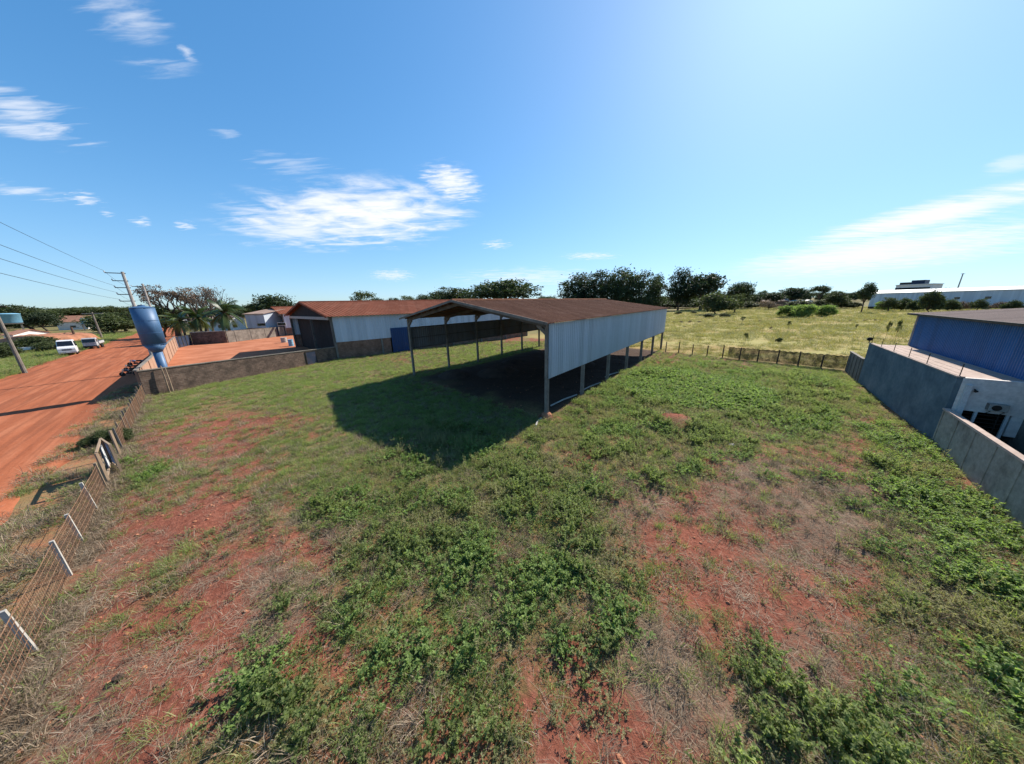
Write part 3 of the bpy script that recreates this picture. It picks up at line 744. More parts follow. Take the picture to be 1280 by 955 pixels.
# ------------------------------------------------------------------ warehouses behind
def gable_hall(name, corner, wdir, ldir, w, l, eave, ridge, label, low=2.9, door=None, lintel=True, roofm=None, white=None, open_front=True):
    """corner = front right base; wdir to the front left, ldir to the rear"""
    root = empty(name, (0, 0, 0), 0, label, 'warehouse')
    def S(a, b, z): p = corner + ldir * a + wdir * b; return (p[0], p[1], z)
    roofm = roofm or M_redroof; white = white or M_white_clad
    for b, sgn in ((0, 1), (w, -1)):
        mb = MB(); q0, q1 = (S(.25, b, low), S(l, b, low)); t0, t1 = (S(.25, b, eave), S(l, b, eave))
        if b == 0: corrugated(mb, q0, q1, t1, t0, .45, .045)
        else: corrugated(mb, q1, q0, t0, t1, .45, .045)
        mb.build('side_cladding', white, root)
        mb = MB(); a, c = S(.2, b + sgn * .12, 0), S(l, b + sgn * .12, 0)
        segs = [(.2, l)] if not door or b else [(.2, door[0] - .15), (door[1] + .15, l)]
        for s0, s1 in segs: mb.beam(S(s0, b + sgn * .12, low / 2 - .15), S(s1, b + sgn * .12, low / 2 - .15), .2, low + .3)
        mb.build('brick_base', M_brick, root)
        k = int(l / 7) + 1
        for i in range(k):
            mb = MB(); s = .15 + i * (l - .3) / (k - 1)
            if door and b == 0 and door[0] - .3 < s < door[1] + .3: continue
            mb.beam(S(s, b - sgn * .04, -.3), S(s, b - sgn * .04, low + .02), .3, .3, (ldir[0], ldir[1], 0)); mb.build('pillar', M_conc, root)
    # roof
    ov = .8; slope = (ridge - eave) / (w / 2)
    for b0, b1 in ((-ov, w / 2), (w + ov, w / 2)):
        mb = MB(); ze = eave + .12 - slope * ov
        a = S(-.7, b0, ze); b = S(l + .6, b0, ze); c = S(l + .6, b1, ridge + .12); d = S(-.7, b1, ridge + .12)
        if b0 < 0: corrugated(mb, a, b, c, d, .6, .06)
        else: corrugated(mb, b, a, d, c, .6, .06)
        mb.build('roof', roofm, root)
    mb = MB(); mb.tube([S(-.7, w / 2, ridge + .16), S(l + .6, w / 2, ridge + .16)], .16, 8); mb.build('ridge_cap', roofm, root)
    mb = MB()
    for b0 in (-ov, w + ov): mb.beam(S(-.74, b0, eave + .06 - slope * ov), S(-.74, w / 2, ridge + .06), .06, .34)
    mb.build('barge_board', M_redroof, root)
    # front: gable infill and lintel over the wide dark opening
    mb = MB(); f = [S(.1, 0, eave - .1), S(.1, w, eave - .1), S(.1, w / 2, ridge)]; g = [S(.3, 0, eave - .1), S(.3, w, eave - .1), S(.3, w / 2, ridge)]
    mb.add(f + g, [(0, 1, 2), (5, 4, 3), (0, 3, 4, 1), (1, 4, 5, 2), (2, 5, 3, 0)]); mb.build('gable_end', M_dark, root)  # gable coloured near-black to carry its shade
    if lintel:
        mb = MB(); mb.beam(S(0, .6, eave - .35), S(0, w - .6, eave - .35), .3, .5); mb.build('lintel', M_conc_pale, root)
    for b in (.15, w - .15) + ((w * .42,) if open_front else ()):
        mb = MB(); mb.beam(S(.12, b, -.3), S(.12, b, eave - .1), .35, .35, (ldir[0], ldir[1], 0)); mb.build('pillar', M_beam, root)
    # rear wall, dark partition added a little way in so the opening stays dark
    mb = MB(); mb.beam(S(l - .2, .3, eave / 2), S(l - .2, w - .3, eave / 2), .2, eave); mb.build('rear_wall', M_brick, root)
    mb = MB(); mb.beam(S(1.4, .4, 3.5), S(1.4, w - .4, 3.5), .15, 7.0); mb.build('shade_screen', M_dark, root)  # added near-black sheet, stands for the shade inside
    if door:
        mb = MB(); mb.beam(S(door[0], -.12, door[2] / 2), S(door[1], -.12, door[2] / 2), .09, door[2]); d = mb.build('door', M_bluedoor, root)
        mb = MB()
        for s in np.linspace(door[0] + .25, door[1] - .25, 9): mb.beam(S(s, -.18, .1), S(s, -.18, door[2] - .1), .05, .05)
        mb.build('door_ribs', M_bluedoor, d)
    return root


gable_hall('warehouse', WH0, WHN, WHD, 27.5, 46, 7.3, 9.85, 'largest red roofed warehouse with pale blue side, brick base and blue side door', 2.9, (9.6, 13.2, 4.7))
W2 = gp(358, 419.5)
gable_hall('warehouse', W2, WHN, WHD, 20, 30, 7.4, 9.6, 'smaller red gabled warehouse just beyond the largest one, dark open front facing the yard', 2.6)


def plain_hall(name, p0, p1, depth, eave, ridge, wallm, roofm, label, low=0, lowm=None, windows=(), cat='building', doors=()):
    """long hall: eave line p0-p1 (seen side), depth away from the viewer, gabled with ridge parallel to p0-p1"""
    d = (p1 - p0); Lh = np.hypot(*d); d = d / Lh; nrm = np.array([-d[1], d[0]])
    if nrm @ (p0 + p1) < 0: nrm = -nrm
    root = empty(name, (p0[0], p0[1], 0), ang(d), label, cat)
    s = 1 if (d[0] * nrm[1] - d[1] * nrm[0]) > 0 else -1
    mb = MB(); Y = s * depth
    poly = [(0, -.3), (0, eave), (0, -.3)]
    y0, y1 = (0, Y)
    v = [(0, y0, -.3), (Lh, y0, -.3), (Lh, y1, -.3), (0, y1, -.3), (0, y0, eave), (Lh, y0, eave), (Lh, y1, eave), (0, y1, eave), (0, Y / 2, ridge), (Lh, Y / 2, ridge)]
    f = [(0, 1, 5, 4), (2, 3, 7, 6), (3, 0, 4, 8, 7), (1, 2, 6, 9, 5), (0, 3, 2, 1)]
    mb.add(v, f); mb.build('wall', wallm, root)
    ov = .5; sl_ = (ridge - eave) / (depth / 2)
    for a in (-s * ov, Y + s * ov):
        mb = MB(); ze = eave + .1 - sl_ * ov
        q = [(-ov, a, ze), (Lh + ov, a, ze), (Lh + ov, Y / 2, ridge + .1), (-ov, Y / 2, ridge + .1)]
        t = .12; mb.add([*q, *[(x, y, z + t) for x, y, z in q]], [(3, 2, 1, 0), (4, 5, 6, 7), (0, 1, 5, 4), (1, 2, 6, 5), (2, 3, 7, 6), (3, 0, 4, 7)])
        mb.build('roof', roofm, root)
    if low:
        mb = MB(); mb.box(0, Lh, -s * .03 - .01, s * .0 + .0, -.2, low) if s > 0 else mb.box(0, Lh, 0, .03, -.2, low); mb.build('wall_base', lowm, root)
    for x, z, w, h in windows:
        mb = MB(); a, b = sorted((-s * .05, s * .02)); mb.box(x - w / 2, x + w / 2, a, b, z, z + h); wo = mb.build('window', M_white, root)
        mb = MB(); a, b = sorted((-s * .07, -s * .052)); mb.box(x - w / 2 + .1, x + w / 2 - .1, a, b, z + .1, z + h - .1); mb.build('pane', M_glass, wo)
    for x, w, h in doors:
        mb = MB(); a, b = sorted((-s * .08, s * .02)); mb.box(x - w / 2, x + w / 2, a, b, 0, h); mb.build('door', M_navy, root)
    return root


plain_hall('warehouse', gp(313, 421.5), gp(336, 421), 18, 7.5, 8.8, M_white_clad, M_pinkroof, 'pale blue-walled building with dusty pink roof behind the yard wall and palms', 3.0, M_brick, [(5, 3.6, 3, 1), (12, 3.6, 3, 1)], 'warehouse', [(9, 3, 3.2)])
plain_hall('house', gp(262, 414), gp(291, 413), 9, 5.2, 6.6, M_white, M_pinkroof, 'white house half hidden behind the palms and the yard wall', 0, None, [(5, 1.2, 2, 1.6), (11, 1.2, 2, 1.6), (17, 1.2, 2, 1.6)], 'house')
plain_hall('house', gp(74, 413), gp(111, 411.5), 11, 5.0, 8.4, M_cream, M_tile, 'cream house with clay tiled roof above the red earth bank', 0, None, [(6, 1.2, 2.4, 1.5), (13, 1.2, 2.4, 1.5), (21, 1.2, 2.4, 1.5)], 'house', [(17, 1.6, 2.5)])
plain_hall('house', gp(8, 428), gp(20, 427.6), 9, 2.6, 3.9, M_cream, M_tile, 'low cream outbuilding below the big elevated blue tank', 0, None, [(4, 1, 1.6, 1.1)], 'house', [(8, 1.2, 2.1)])
plain_hall('house', gp(176, 409), gp(213, 409), 10, 4.2, 6, M_cream, M_tile, 'cream house among the bare trees behind the slender blue water tower', 0, None, [(6, 1.2, 2, 1.6), (16, 1.2, 2, 1.6)], 'house')
plain_hall('factory', gp(1084, 386.5), gp(1084, 386.5) + np.array([.63, -.77]) * 82, 26, 9.3, 10.9, M_white_clad, M_brightroof, 'very long pale factory hall with bright white roof at the far right', 1.6, M_steel,
           [(30, 5, 2, 1.4), (39, 5, 2, 1.4)], 'factory')
def blockhouse():
    p0 = gp(1108, 380.2); p1 = gp(1163, 379.8); d = p1 - p0; L_ = np.hypot(*d); root = empty('office_block', (p0[0], p0[1], 0), ang(d), 'white flat roofed block with dark roof boxes rising behind the long factory', 'building')
    mb = MB(); mb.box(L_ * .1, L_ * .92, 0, 26, -1, 16.5); mb.build('wall', M_cream, root)
    mb = MB(); mb.box(L_ * .4, L_ * .7, 3, 15, 16.5, 20); mb.build('roof_box', M_navy, root)
    mb = MB(); mb.box(L_ * .14, L_ * .36, 3, 15, 16.5, 18.6); mb.build('roof_box', M_steel, root)
    mb = MB(); mb.box(L_ * .08, L_ * .94, -.6, 26.4, 16.2, 16.7); mb.build('parapet', M_white, root)
    for k in range(7):
        mb = MB(); x = L_ * (.16 + .11 * k); mb.box(x - 1.6, x + 1.6, -.1, .2, 12.2, 14.2); w = mb.build('window', M_white, root)
        mb = MB(); mb.box(x - 1.4, x + 1.4, -.14, -.102, 12.4, 14); mb.build('pane', M_glass, w)
    m = gp(1190, 380); mb = MB(); mb.tube([(m[0], m[1], 0), (m[0], m[1], 23)], [.45, .3], 8); mb.beam((m[0] - 1.6, m[1], 22.6), (m[0] + 1.6, m[1], 22.6), .25, .3)
    meta(mb.build('light_mast', M_conc_pale), 'thin pale light mast rising beyond the long factory roof', 'mast')
    p0 = gp(984, 384); p1 = gp(1003, 384)
blockhouse()
plain_hall('house', gp(985, 383.5), gp(1004, 383.5), 12, 4.6, 5.6, M_white_clad, M_brightroof, 'small white shed end-on among the dark trees beyond the pasture', 0, None, [(6, 1.6, 3, 1.6)], 'shed')
plain_hall('house', gp(952, 384), gp(984, 383.6), 14, 5.2, 7.2, M_brick, M_pinkroof, 'dark red brick barn among the trees at the far pasture edge', 0, None, [(8, 1.6, 3, 1.6), (20, 1.6, 3, 1.6)], 'barn', [(30, 4, 3.6)])

# ------------------------------------------------------------------ walls round the yard
def wall(name, p0, p1, h0, h1, th, mat, label, cope=None, piers=0, pierm=None, cat='wall'):
    d = p1 - p0; Lw = np.hypot(*d); root = empty(name, (p0[0], p0[1], 0), ang(d), label, cat)
    mb = MB(); v = [(0, -th / 2, -.4), (Lw, -th / 2, -.4), (Lw, th / 2, -.4), (0, th / 2, -.4), (0, -th / 2, h0), (Lw, -th / 2, h1), (Lw, th / 2, h1), (0, th / 2, h0)]
    mb.add(v, [(3, 2, 1, 0), (4, 5, 6, 7), (0, 1, 5, 4), (1, 2, 6, 5), (2, 3, 7, 6), (3, 0, 4, 7)]); mb.build('wall_panel', mat, root)
    if cope:
        mb = MB(); mb.beam((-.05, 0, h0 + .05), (Lw + .05, 0, h1 + .05), th + .1, .1); mb.build('coping', cope, root)
    for i in range(piers):
        x = Lw * (i + .5) / piers; h = h0 + (h1 - h0) * (i + .5) / piers
        mb = MB(); mb.box(x - .15, x + .15, -th / 2 - .06, th / 2 + .06, -.4, h - .03); mb.build('pier', pierm or mat, root)
    return root, Lw


YC = FENCE1
wr, wl = wall('yard_wall', YC, WH0 + WHN * .1, 2.75, 2.1, .2, M_block, 'dark weathered block wall between the grassy lot and the red yard, with a steel hatch', M_conc_dark)
t = 1 - np.hypot(*(gp(361, 460) - WH0)) / wl
x = wl * .80
mb = MB(); mb.box(x - .75, x + .75, -.16, .16, .05, 2.0); dd = mb.build('hatch', M_navy, wr); mb = MB(); mb.box(x - .85, x - .75, -.18, .18, 0, 2.1); mb.box(x + .75, x + .85, -.18, .18, 0, 2.1); mb.box(x - .85, x + .85, -.18, .18, 2.0, 2.1); mb.build('hatch_frame', M_steel, wr)
wall('yard_wall', YC + RDIR * .25 - RNOR * .12, YC + RDIR * 62, 2.8, 2.8, .2, M_peach, 'peach rendered yard wall running beside the red dirt road', M_conc, 10, M_peach)
G0 = YC + RDIR * 62.5; G1 = gp(241, 431)
wall('yard_gate', G0, G1, 2.7, 2.7, .12, M_navy, 'dark navy steel gate closing the far corner of the yard', M_steel, 4, M_steel, 'gate')
B1 = gp(285, 428.5); B2 = gp(313, 425)
wall('yard_wall', G1 + (B1 - G1) * .02, B1, 3.3, 3.3, .2, M_block, 'block wall at the back of the yard in front of the palms', M_conc_pale, 3)
wall('yard_wall', B1 + (B2 - B1) * .03, B2 + (W2 - B2) * .96, 3.2, 3.0, .2, M_conc_dark, 'wall at the back of the yard below the pink roofed building, shade put into its tone', M_conc_dark, 4)  # separate wall and coping tone carries the shadow on this stretch

# things by the warehouse opening
def drum(px, py, mat, label, cat, r=.35, h=1.0):
    p = gp(px, py); mb = MB(); mb.lathe([(r, 0), (r, .02), (r * .97, .06), (r * .97, h * .3), (r * 1.03, h * .33), (r * .97, h * .36), (r * .97, h * .64), (r * 1.03, h * .67), (r * .97, h * .7), (r * .97, h - .05), (r, h - .02), (r, h), (r * .9, h - .03)], 16, (p[0], p[1], .02))
    meta(mb.build('drum', mat, None, False), label, cat)
drum(364.5, 432.5, M_tank2, 'tall blue drum beside the left pillar of the largest warehouse', 'drum', .55, 1.6)
drum(355.5, 428, M_conc_pale, 'pale round container near the front of the smaller warehouse', 'container', .7, 1.3)

# ------------------------------------------------------------------ water towers
def water_tower():
    p = gp(214.5, 490) * 1.03
    root = empty('water_tower', (p[0], p[1], 0), 0, 'slender blue steel water tower, fat cylinder on a narrow neck, behind the block wall', 'water tower')
    R, r = .88, .37
    mb = MB(); mb.lathe([(r, -.3), (r, 4.45)], 28); mb.build('neck', M_tank, root, True)
    mb = MB(); mb.lathe([(r + .02, 4.4), (R, 5.25)], 28); mb.build('cone', M_tank, root, True)
    mb = MB(); mb.lathe([(R + .005, 5.2), (R + .005, 9.15)], 32); o = mb.build('tank', M_tank, root)
    for pl in o.data.polygons: pl.use_smooth = len(pl.vertices) == 4
    for z in (5.25, 6.5, 7.8, 9.1):
        mb = MB(); mb.lathe([(R + .006, z - .025), (R + .022, z - .02), (R + .022, z + .02), (R + .006, z + .025)], 32)
        mb.build('hoop', M_tank, root)
    mb = MB(); mb.lathe([(R + .03, 9.15), (R * .55, 9.27), (.25, 9.32), (.25, 9.42), (.2, 9.44)], 28); mb.build('lid', M_tank, root)


water_tower()
def px_scale(px, py):
    g = gp(px, py)   # metres across the line of sight per photo pixel
    return np.hypot(*(gp(px + 4, py) - gp(px - 4, py))) / 8 * g[1] / np.hypot(*g)


def v_height(base, top):
    b = gp(*base); d = ray(*top); return HC + d[2] * np.hypot(*b) / np.hypot(d[0], d[1])


def stand_tank(px, py, w, top, leg_top, label, nleg=4):
    p = gp(px, py); s = px_scale(px, py); R = w * s / 2; ht = v_height((px, py), top); hl = v_height((px, py), leg_top)
    root = empty('elevated_tank', (p[0], p[1], 0), ang(p), label, 'water tank')
    mb = MB(); mb.lathe([(R * .86, hl), (R * .95, hl + .3), (R, ht - .5), (R * 1.03, ht - .45), (R * 1.03, ht - .3), (R * .7, ht - .05), (R * .2, ht)], 28); mb.build('tank', M_tank2, root, True)
    mb = MB(); mb.box(-R * .95, R * .95, -R * .95, R * .95, hl - .35, hl - .02); mb.build('platform', M_conc, root)
    for a in range(nleg):
        t = PI / 4 + a * 2 * PI / nleg; mb = MB(); mb.beam((R * 1.1 * math.cos(t), R * 1.1 * math.sin(t), -.5), (R * 1.1 * math.cos(t), R * 1.1 * math.sin(t), hl - .33), .5, .5); mb.build('leg', M_conc, root)
stand_tank(16, 421, 27, (10, 391.5), (14, 404), 'big round light blue tank on thick concrete legs at the far left')
stand_tank(112, 413, 8, (107, 398), (109, 405), 'small pale blue tank on a stand beside the clay roofed house')

# two thin wooden posts leaning against the yard wall
for k, (bx, by, tx, ty) in enumerate(((212.5, 491, 202.5, 457), (217, 490.5, 207, 460))):
    p = gp(bx, by); h = v_height((bx, by), (tx, ty)); mb = MB(); mb.tube([(p[0], p[1], -.3), (p[0] + .02, p[1], h * .5), (p[0] - .03, p[1] + .03, h)], [.06, .055, .045], 7)
    meta(mb.build('stake', M_wood), ('thin pale stake by the block wall below the water tower, nearer the road', 'thin pale stake by the block wall below the water tower, farther from the road')[k], 'stake', 'pair of thin stakes before the block wall')

# ------------------------------------------------------------------ utility poles and wires
def rack_pole(p, h, label, arms, d_arm, square=True):
    root = empty('utility_pole', (p[0], p[1], 0), 0, label, 'utility pole')
    mb = MB(); mb.tube([(0, 0, -.5), (0, 0, h)], [.24, .15], 8); mb.build('shaft', M_conc_pale, root)
    ends = []
    for z, ln in arms:
        mb = MB(); a = Vector((0, 0, z)); b = a + Vector((d_arm[0] * ln, d_arm[1] * ln, 0)); mb.beam(a - Vector((d_arm[0] * .25, d_arm[1] * .25, 0)), b, .09, .1); ar = mb.build('arm', M_steel, root)
        mb = MB(); mb.lathe([(.05, z + .05), (.07, z + .12), (.04, z + .16), (.07, z + .2), (.03, z + .26)], 8, (b.x, b.y, 0)); mb.build('insulator', M_lamp, ar)
        ends.append(Vector((p[0] + b.x, p[1] + b.y, z + .26)))
    return ends


def road_pt(t, n): return RDIR * t + RNOR * n
arms1 = [(14.0, 1.5), (13.0, 1.1), (12.1, 1.1), (11.2, 1.1), (10.3, 1.1)]
E1 = rack_pole(road_pt(68, -6.35), 14.2, 'tall pale utility pole with five short arms rising from behind the water tower', arms1, -RNOR)
E2 = rack_pole(road_pt(99, -7.2), 14.6, 'farther pale utility pole with short arms behind the water tower', arms1, -RNOR)
E0 = [Vector((*(road_pt(-14, -6.35) - RNOR * a[1]), a[0] + 2.6)) for a in arms1]
wn = 0
for A, B, sag, what in ((E0, E1, .6, 'road end'), (E1, E2, .7, 'far')):
    for k, (a, b) in enumerate(zip(A, B)):
        if k == 1: continue
        mb = MB(); mb.tube([a.lerp(b, t) - Vector((0, 0, sag * 4 * t * (1 - t))) for t in np.linspace(0, 1, 25)], .014, 5, False)
        lv = ('topmost', '', 'second', 'third', 'lowest')[k]
        meta(mb.build('cable', M_wire), ('%s of the dark cables swooping over the dirt road to the tall pole' if A is E0 else '%s of the cables strung between the two pale rack poles') % lv, 'cable', 'cables along the road')
# the pole leaning at the left road edge, its top out of the frame
p = gp(32, 467); mb = MB(); root = empty('utility_pole', (p[0], p[1], 0), 0, 'pale pole standing on the grassy verge left of the dirt road', 'utility pole')
mb.tube([(0, 0, -.5), (0, 0, 10.5)], [.24, .15], 9); mb.build('shaft', M_conc, root)
mb = MB(); mb.beam((-RNOR[0], -RNOR[1], 10.1), (RNOR[0], RNOR[1], 10.1), .1, .12); mb.build('arm', M_wood_dark, root)
p = gp(128, 423.5); root = empty('utility_pole', (p[0], p[1], 0), 0, 'distant pole with a wide crossarm beside the small pale blue tank', 'utility pole'); h = v_height((128, 423.5), (119, 390))
mb = MB(); mb.tube([(0, 0, -.5), (0, 0, h)], [.3, .2], 8); mb.build('shaft', M_conc, root); mb = MB(); mb.beam((-2.2, -1.2, h - .5), (2.2, 1.2, h - .5), .18, .2); mb.build('arm', M_conc_pale, root)
p = gp(96, 426); h = v_height((96, 426), (88.5, 409)); mb = MB(); mb.tube([(p[0], p[1], -.3), (p[0], p[1], h)], [.32, .26], 8); meta(mb.build('wooden_post', M_wood_dark), 'stout dark post standing behind the white van', 'post')

# red earth bank behind the parked vehicles
def bank():
    a = gp(58, 430); b = gp(134, 424); d = b - a; nrm = np.array([-d[1], d[0]]); nrm /= np.hypot(*nrm)
    if nrm @ a < 0: nrm = -nrm
    V = []; F = []; nu, nv = 40, 9
    prof = [(0, -.3), (.6, .5), (1.4, 1.3), (2.4, 2.0), (4, 2.4), (8, 2.6), (16, 2.5), (26, 1.6), (34, -.3)]
    for i in range(nu):
        s = i / (nu - 1); e = smooth(0, .12, np.array(s)) * smooth(1, .9, np.array(s))
        for o, z in prof:
            q = a + d * s + nrm * (o + 1.5 * float(fbm(s * 9, o * .3, 1, 3, 4)))
            V.append((q[0], q[1], z * float(e) * (.75 + .5 * float(fbm(s * 12, o * .2, 1, 3, 14))) - .05))
    for i in range(nu - 1):
        for j in range(nv - 1): F.append((i * nv + j, (i + 1) * nv + j, (i + 1) * nv + j + 1, i * nv + j + 1))
    mb = MB(); mb.add(V, F); o = mb.build('earth_bank', M_redbank, None, True); meta(o, kind='structure')
bank()
# ------------------------------------------------------------------ walls, annex and blue hall on the right
def right_side():
    d = (WB - WA) / np.hypot(*(WB - WA)); L1 = np.hypot(*(WB - WA)); q = np.array([-d[1], d[0]])   # q points away from the lot (right)
    if q[0] < 0: q = -q
    rz = ang(d); sg = 1 if d[0] * q[1] - d[1] * q[0] > 0 else -1
    H = 3.95
    # annex: tall rendered wall, slab roof, cream front with carport
    root = empty('annex', (WA[0], WA[1], 0), rz, 'low annex with tall blue-grey rendered wall, pink slab roof and cream front', 'building')
    def Y(a, b): a, b = sg * a, sg * b; return (min(a, b), max(a, b))
    mb = MB(); mb.box(0, L1, *Y(-.0, .2), -.4, H); mb.build('side_wall', M_plaster, root)
    mb = MB(); mb.box(0, L1 - .02, *Y(.205, 15.0), H - .22, H - .06); mb.build('roof_slab', M_pinkslab, root)
    mb = MB(); mb.box(-.03, L1 + .03, *Y(-.04, .24), H, H + .07); mb.build('coping', M_pinkslab, root)
    # cream front wall: upper band, pier, hanging panel
    mb = MB(); mb.box(L1 - .2, L1, *Y(.205, 16), 2.12, H - .002); mb.box(L1 - .2, L1, *Y(.205, .5), -.3, 2.118); mb.build('front_wall', M_cream, root)
    mb = MB(); mb.box(L1 + .002, L1 + .2, *Y(.33, .52), -.3, 3.6); mb.build('downpipe_pier', M_white, root)
    mb = MB(); mb.box(L1 - .18, L1 - .02, *Y(2.1, 2.65), .95, 2.118); mb.build('hanging_panel', M_cream, root)
    mb = MB(); mb.box(L1 - 5.2, L1 - 5, *Y(.3, 16), -.3, H - .25); mb.build('inner_wall', M_dark, root)  # near-black back wall stands for the unlit depth of the carport
    mb = MB(); mb.box(L1 - 4.99, L1 - .25, *Y(.3, 16), .0, .02); mb.build('carport_floor', M_conc_dark, root)
    for y in (1.03, 2.0, 3.6, 6.0):
        mb = MB(); mb.box(L1 - .15, L1 - .05, *Y(y - .05, y + .05), -.3, 2.117); mb.build('carport_post', M_white, root)
    mb = MB()
    for z in np.arange(.35, 2.1, .22): mb.box(L1 - .33, L1 - .29, *Y(.55, 15.5), z, z + .05)
    for y in np.arange(.6, 15.5, 1.2): mb.box(L1 - .345, L1 - .275, *Y(y, y + .05), 0, 2.2)
    mb.build('railing', M_steel, root)
    mb = MB(); mb.tube([(L1 + .02, sg * .67, 3.36), (L1 + .2, sg * .67, 3.32)], .03, 7); mb.lathe([(.02, 0), (.07, .04), (.07, .1)], 10, (L1 + .2, sg * .67, 3.22)); mb.build('wall_lamp', M_steel, root)
    # air conditioner
    ac = empty('air_conditioner', (*(WA + d * L1 + q * 1.5), 2.32), rz, 'boxy white air conditioner mounted on the cream annex front', 'air conditioner'); ac.scale = (.75, .7, .7)
    mb = MB(); mb.box(.003, .42, -.42, .42, 0, .56); mb.build('casing', M_conc_pale, ac, bevel=.02)
    mb = MB(); mb.lathe([(.22, .421), (.22, .44), (.19, .445), (.03, .436)], 18, axis='y'); f = mb.build('fan_grille', M_steel, ac); f.rotation_euler = (0, 0, -PI / 2); f.location = (0, -.1, .28)
    mb = MB()
    for z in np.arange(.06, .52, .05): mb.box(.05, .37, -sg * .425 - .005, -sg * .425 + .005, z, z + .02)
    mb.build('side_louvre', M_steel, ac)
    mb = MB()
    for y in (-.3, .3): mb.beam((.0, y, -.03), (.4, y, -.03), .04, .05); mb.beam((.0, y, -.3), (.36, y, -.05), .03, .03)
    mb.build('bracket', M_steel, ac)
    # electric fence posts along the wall top
    fr = empty('electric_fence', (WA[0], WA[1], H), rz, 'thin wire fence on dark rods along the top of the blue-grey wall', 'fence')
    xs = [.15, 2.9, 5.9, 8.9, 11.8, L1 - .15]
    for x in xs:
        mb = MB(); mb.tube([(x, sg * .1, 0), (x, sg * .1, .75)], .022, 6); mb.build('rod', M_steel, fr)
    for z in (.2, .38, .55, .72):
        mb = MB(); mb.tube([(x, sg * .1 - .02, z) for x in xs], .005, 4, False); mb.build('wire', M_wire, fr)
    # unidentified black ball on the wall's far end
    mb = MB(); g = WA - d * .2; mb.lathe([(.03, H), (.03, H + .22), (.16, H + .27), (.2, H + .4), (.16, H + .53), (.04, H + .58)], 14, (g[0], g[1], 0)); meta(mb.build('black_globe', M_dark, None, True), 'round black globe at the far end of the blue-grey wall', 'globe')
    # blue hall standing beyond the annex roof
    b0 = gp(1137, 432, 3.9); b1 = gp(1280, 475, 3.9); bd = (b1 - b0) / np.hypot(*(b1 - b0)); Lb = np.hypot(*(b1 - b0)) * 2.0
    bq = np.array([-bd[1], bd[0]]); bq = bq if bq[0] > 0 else -bq; s2 = 1 if bd[0] * bq[1] - bd[1] * bq[0] > 0 else -1
    hb = 6.75
    hall = empty('blue_hall', (b0[0], b0[1], 0), ang(bd), 'blue corrugated hall with dusty pink roof behind the annex', 'building')
    mb = MB()
    a = (0, 0, H - .1); b = (Lb, 0, H - .1); c = (Lb, 0, hb); e = (0, 0, hb)
    corrugated(mb, a, b, c, e, .22, .05) if s2 > 0 else corrugated(mb, b, a, e, c, .22, .05)
    mb.build('side_cladding', M_bluewall, hall)
    mb = MB(); mb.box(.05, Lb - .05, *sorted((s2 * .03, s2 * .2)), -.3, hb - .1); mb.build('inner_wall', M_conc, hall)
    mb = MB(); a = (0, s2 * .0, H - .1); b = (0, s2 * 24, H - .1); corrugated(mb, b, a, (0, 0, hb), (0, s2 * 24, hb + .9), .22, .05); mb.build('end_cladding', M_bluewall, hall)
    mb = MB(); mb.box(.06, .2, *sorted((s2 * .22, s2 * 24)), -.3, hb - .15); mb.build('end_wall', M_conc, hall)
    for (y0, y1, z0, z1) in ((-.55, 14, hb + .04, hb + 1.05), (28.5, 14, hb + .04, hb + 1.05)):
        mb = MB(); A = (-.5, s2 * y0, z0); B = (Lb + .5, s2 * y0, z0); Cc = (Lb + .5, s2 * y1, z1); D = (-.5, s2 * y1, z1)
        if (s2 > 0) == (y0 < y1): corrugated(mb, A, B, Cc, D, .3, .03)
        else: corrugated(mb, B, A, D, Cc, .3, .03)
        mb.build('roof', M_pinkroof, hall)
    mb = MB(); mb.beam((0, -s2 * .06, H + .0), (0, -s2 * .06, hb), .12, .12); mb.build('corner_trim', M_conc_pale, hall)
    mb = MB(); mb.beam((-.5, -s2 * .56, hb), (Lb + .5, -s2 * .56, hb), .06, .16); mb.build('gutter', M_steel, hall)
    # low precast wall in front of the carport
    root, Lw = wall('precast_wall', WB + d * .15, WC, 2.05, 2.35, .14, M_precast, 'low stained precast panel wall at the right edge, beyond the blue-grey wall', M_pinkslab, 0)
    for i in range(int(Lw / 1.9) + 1):
        x = min(Lw - .1, i * 1.9 + .1); mb = MB(); mb.box(x - .07, x + .07, -.1, .1, -.3, 2.0 + .3 * x / Lw); mb.build('panel_post', M_precast, root)
    # weathered panel wall from the back corner to the blue-grey wall
    r2, L2 = wall('panel_wall', BF1 + (WA - BF1) * .03, WA - (WA - BF1) * .03, 2.2, 2.3, .14, M_conc, 'grey panel wall joining the netting fence to the blue-grey wall', M_conc_dark, 4)


right_side()

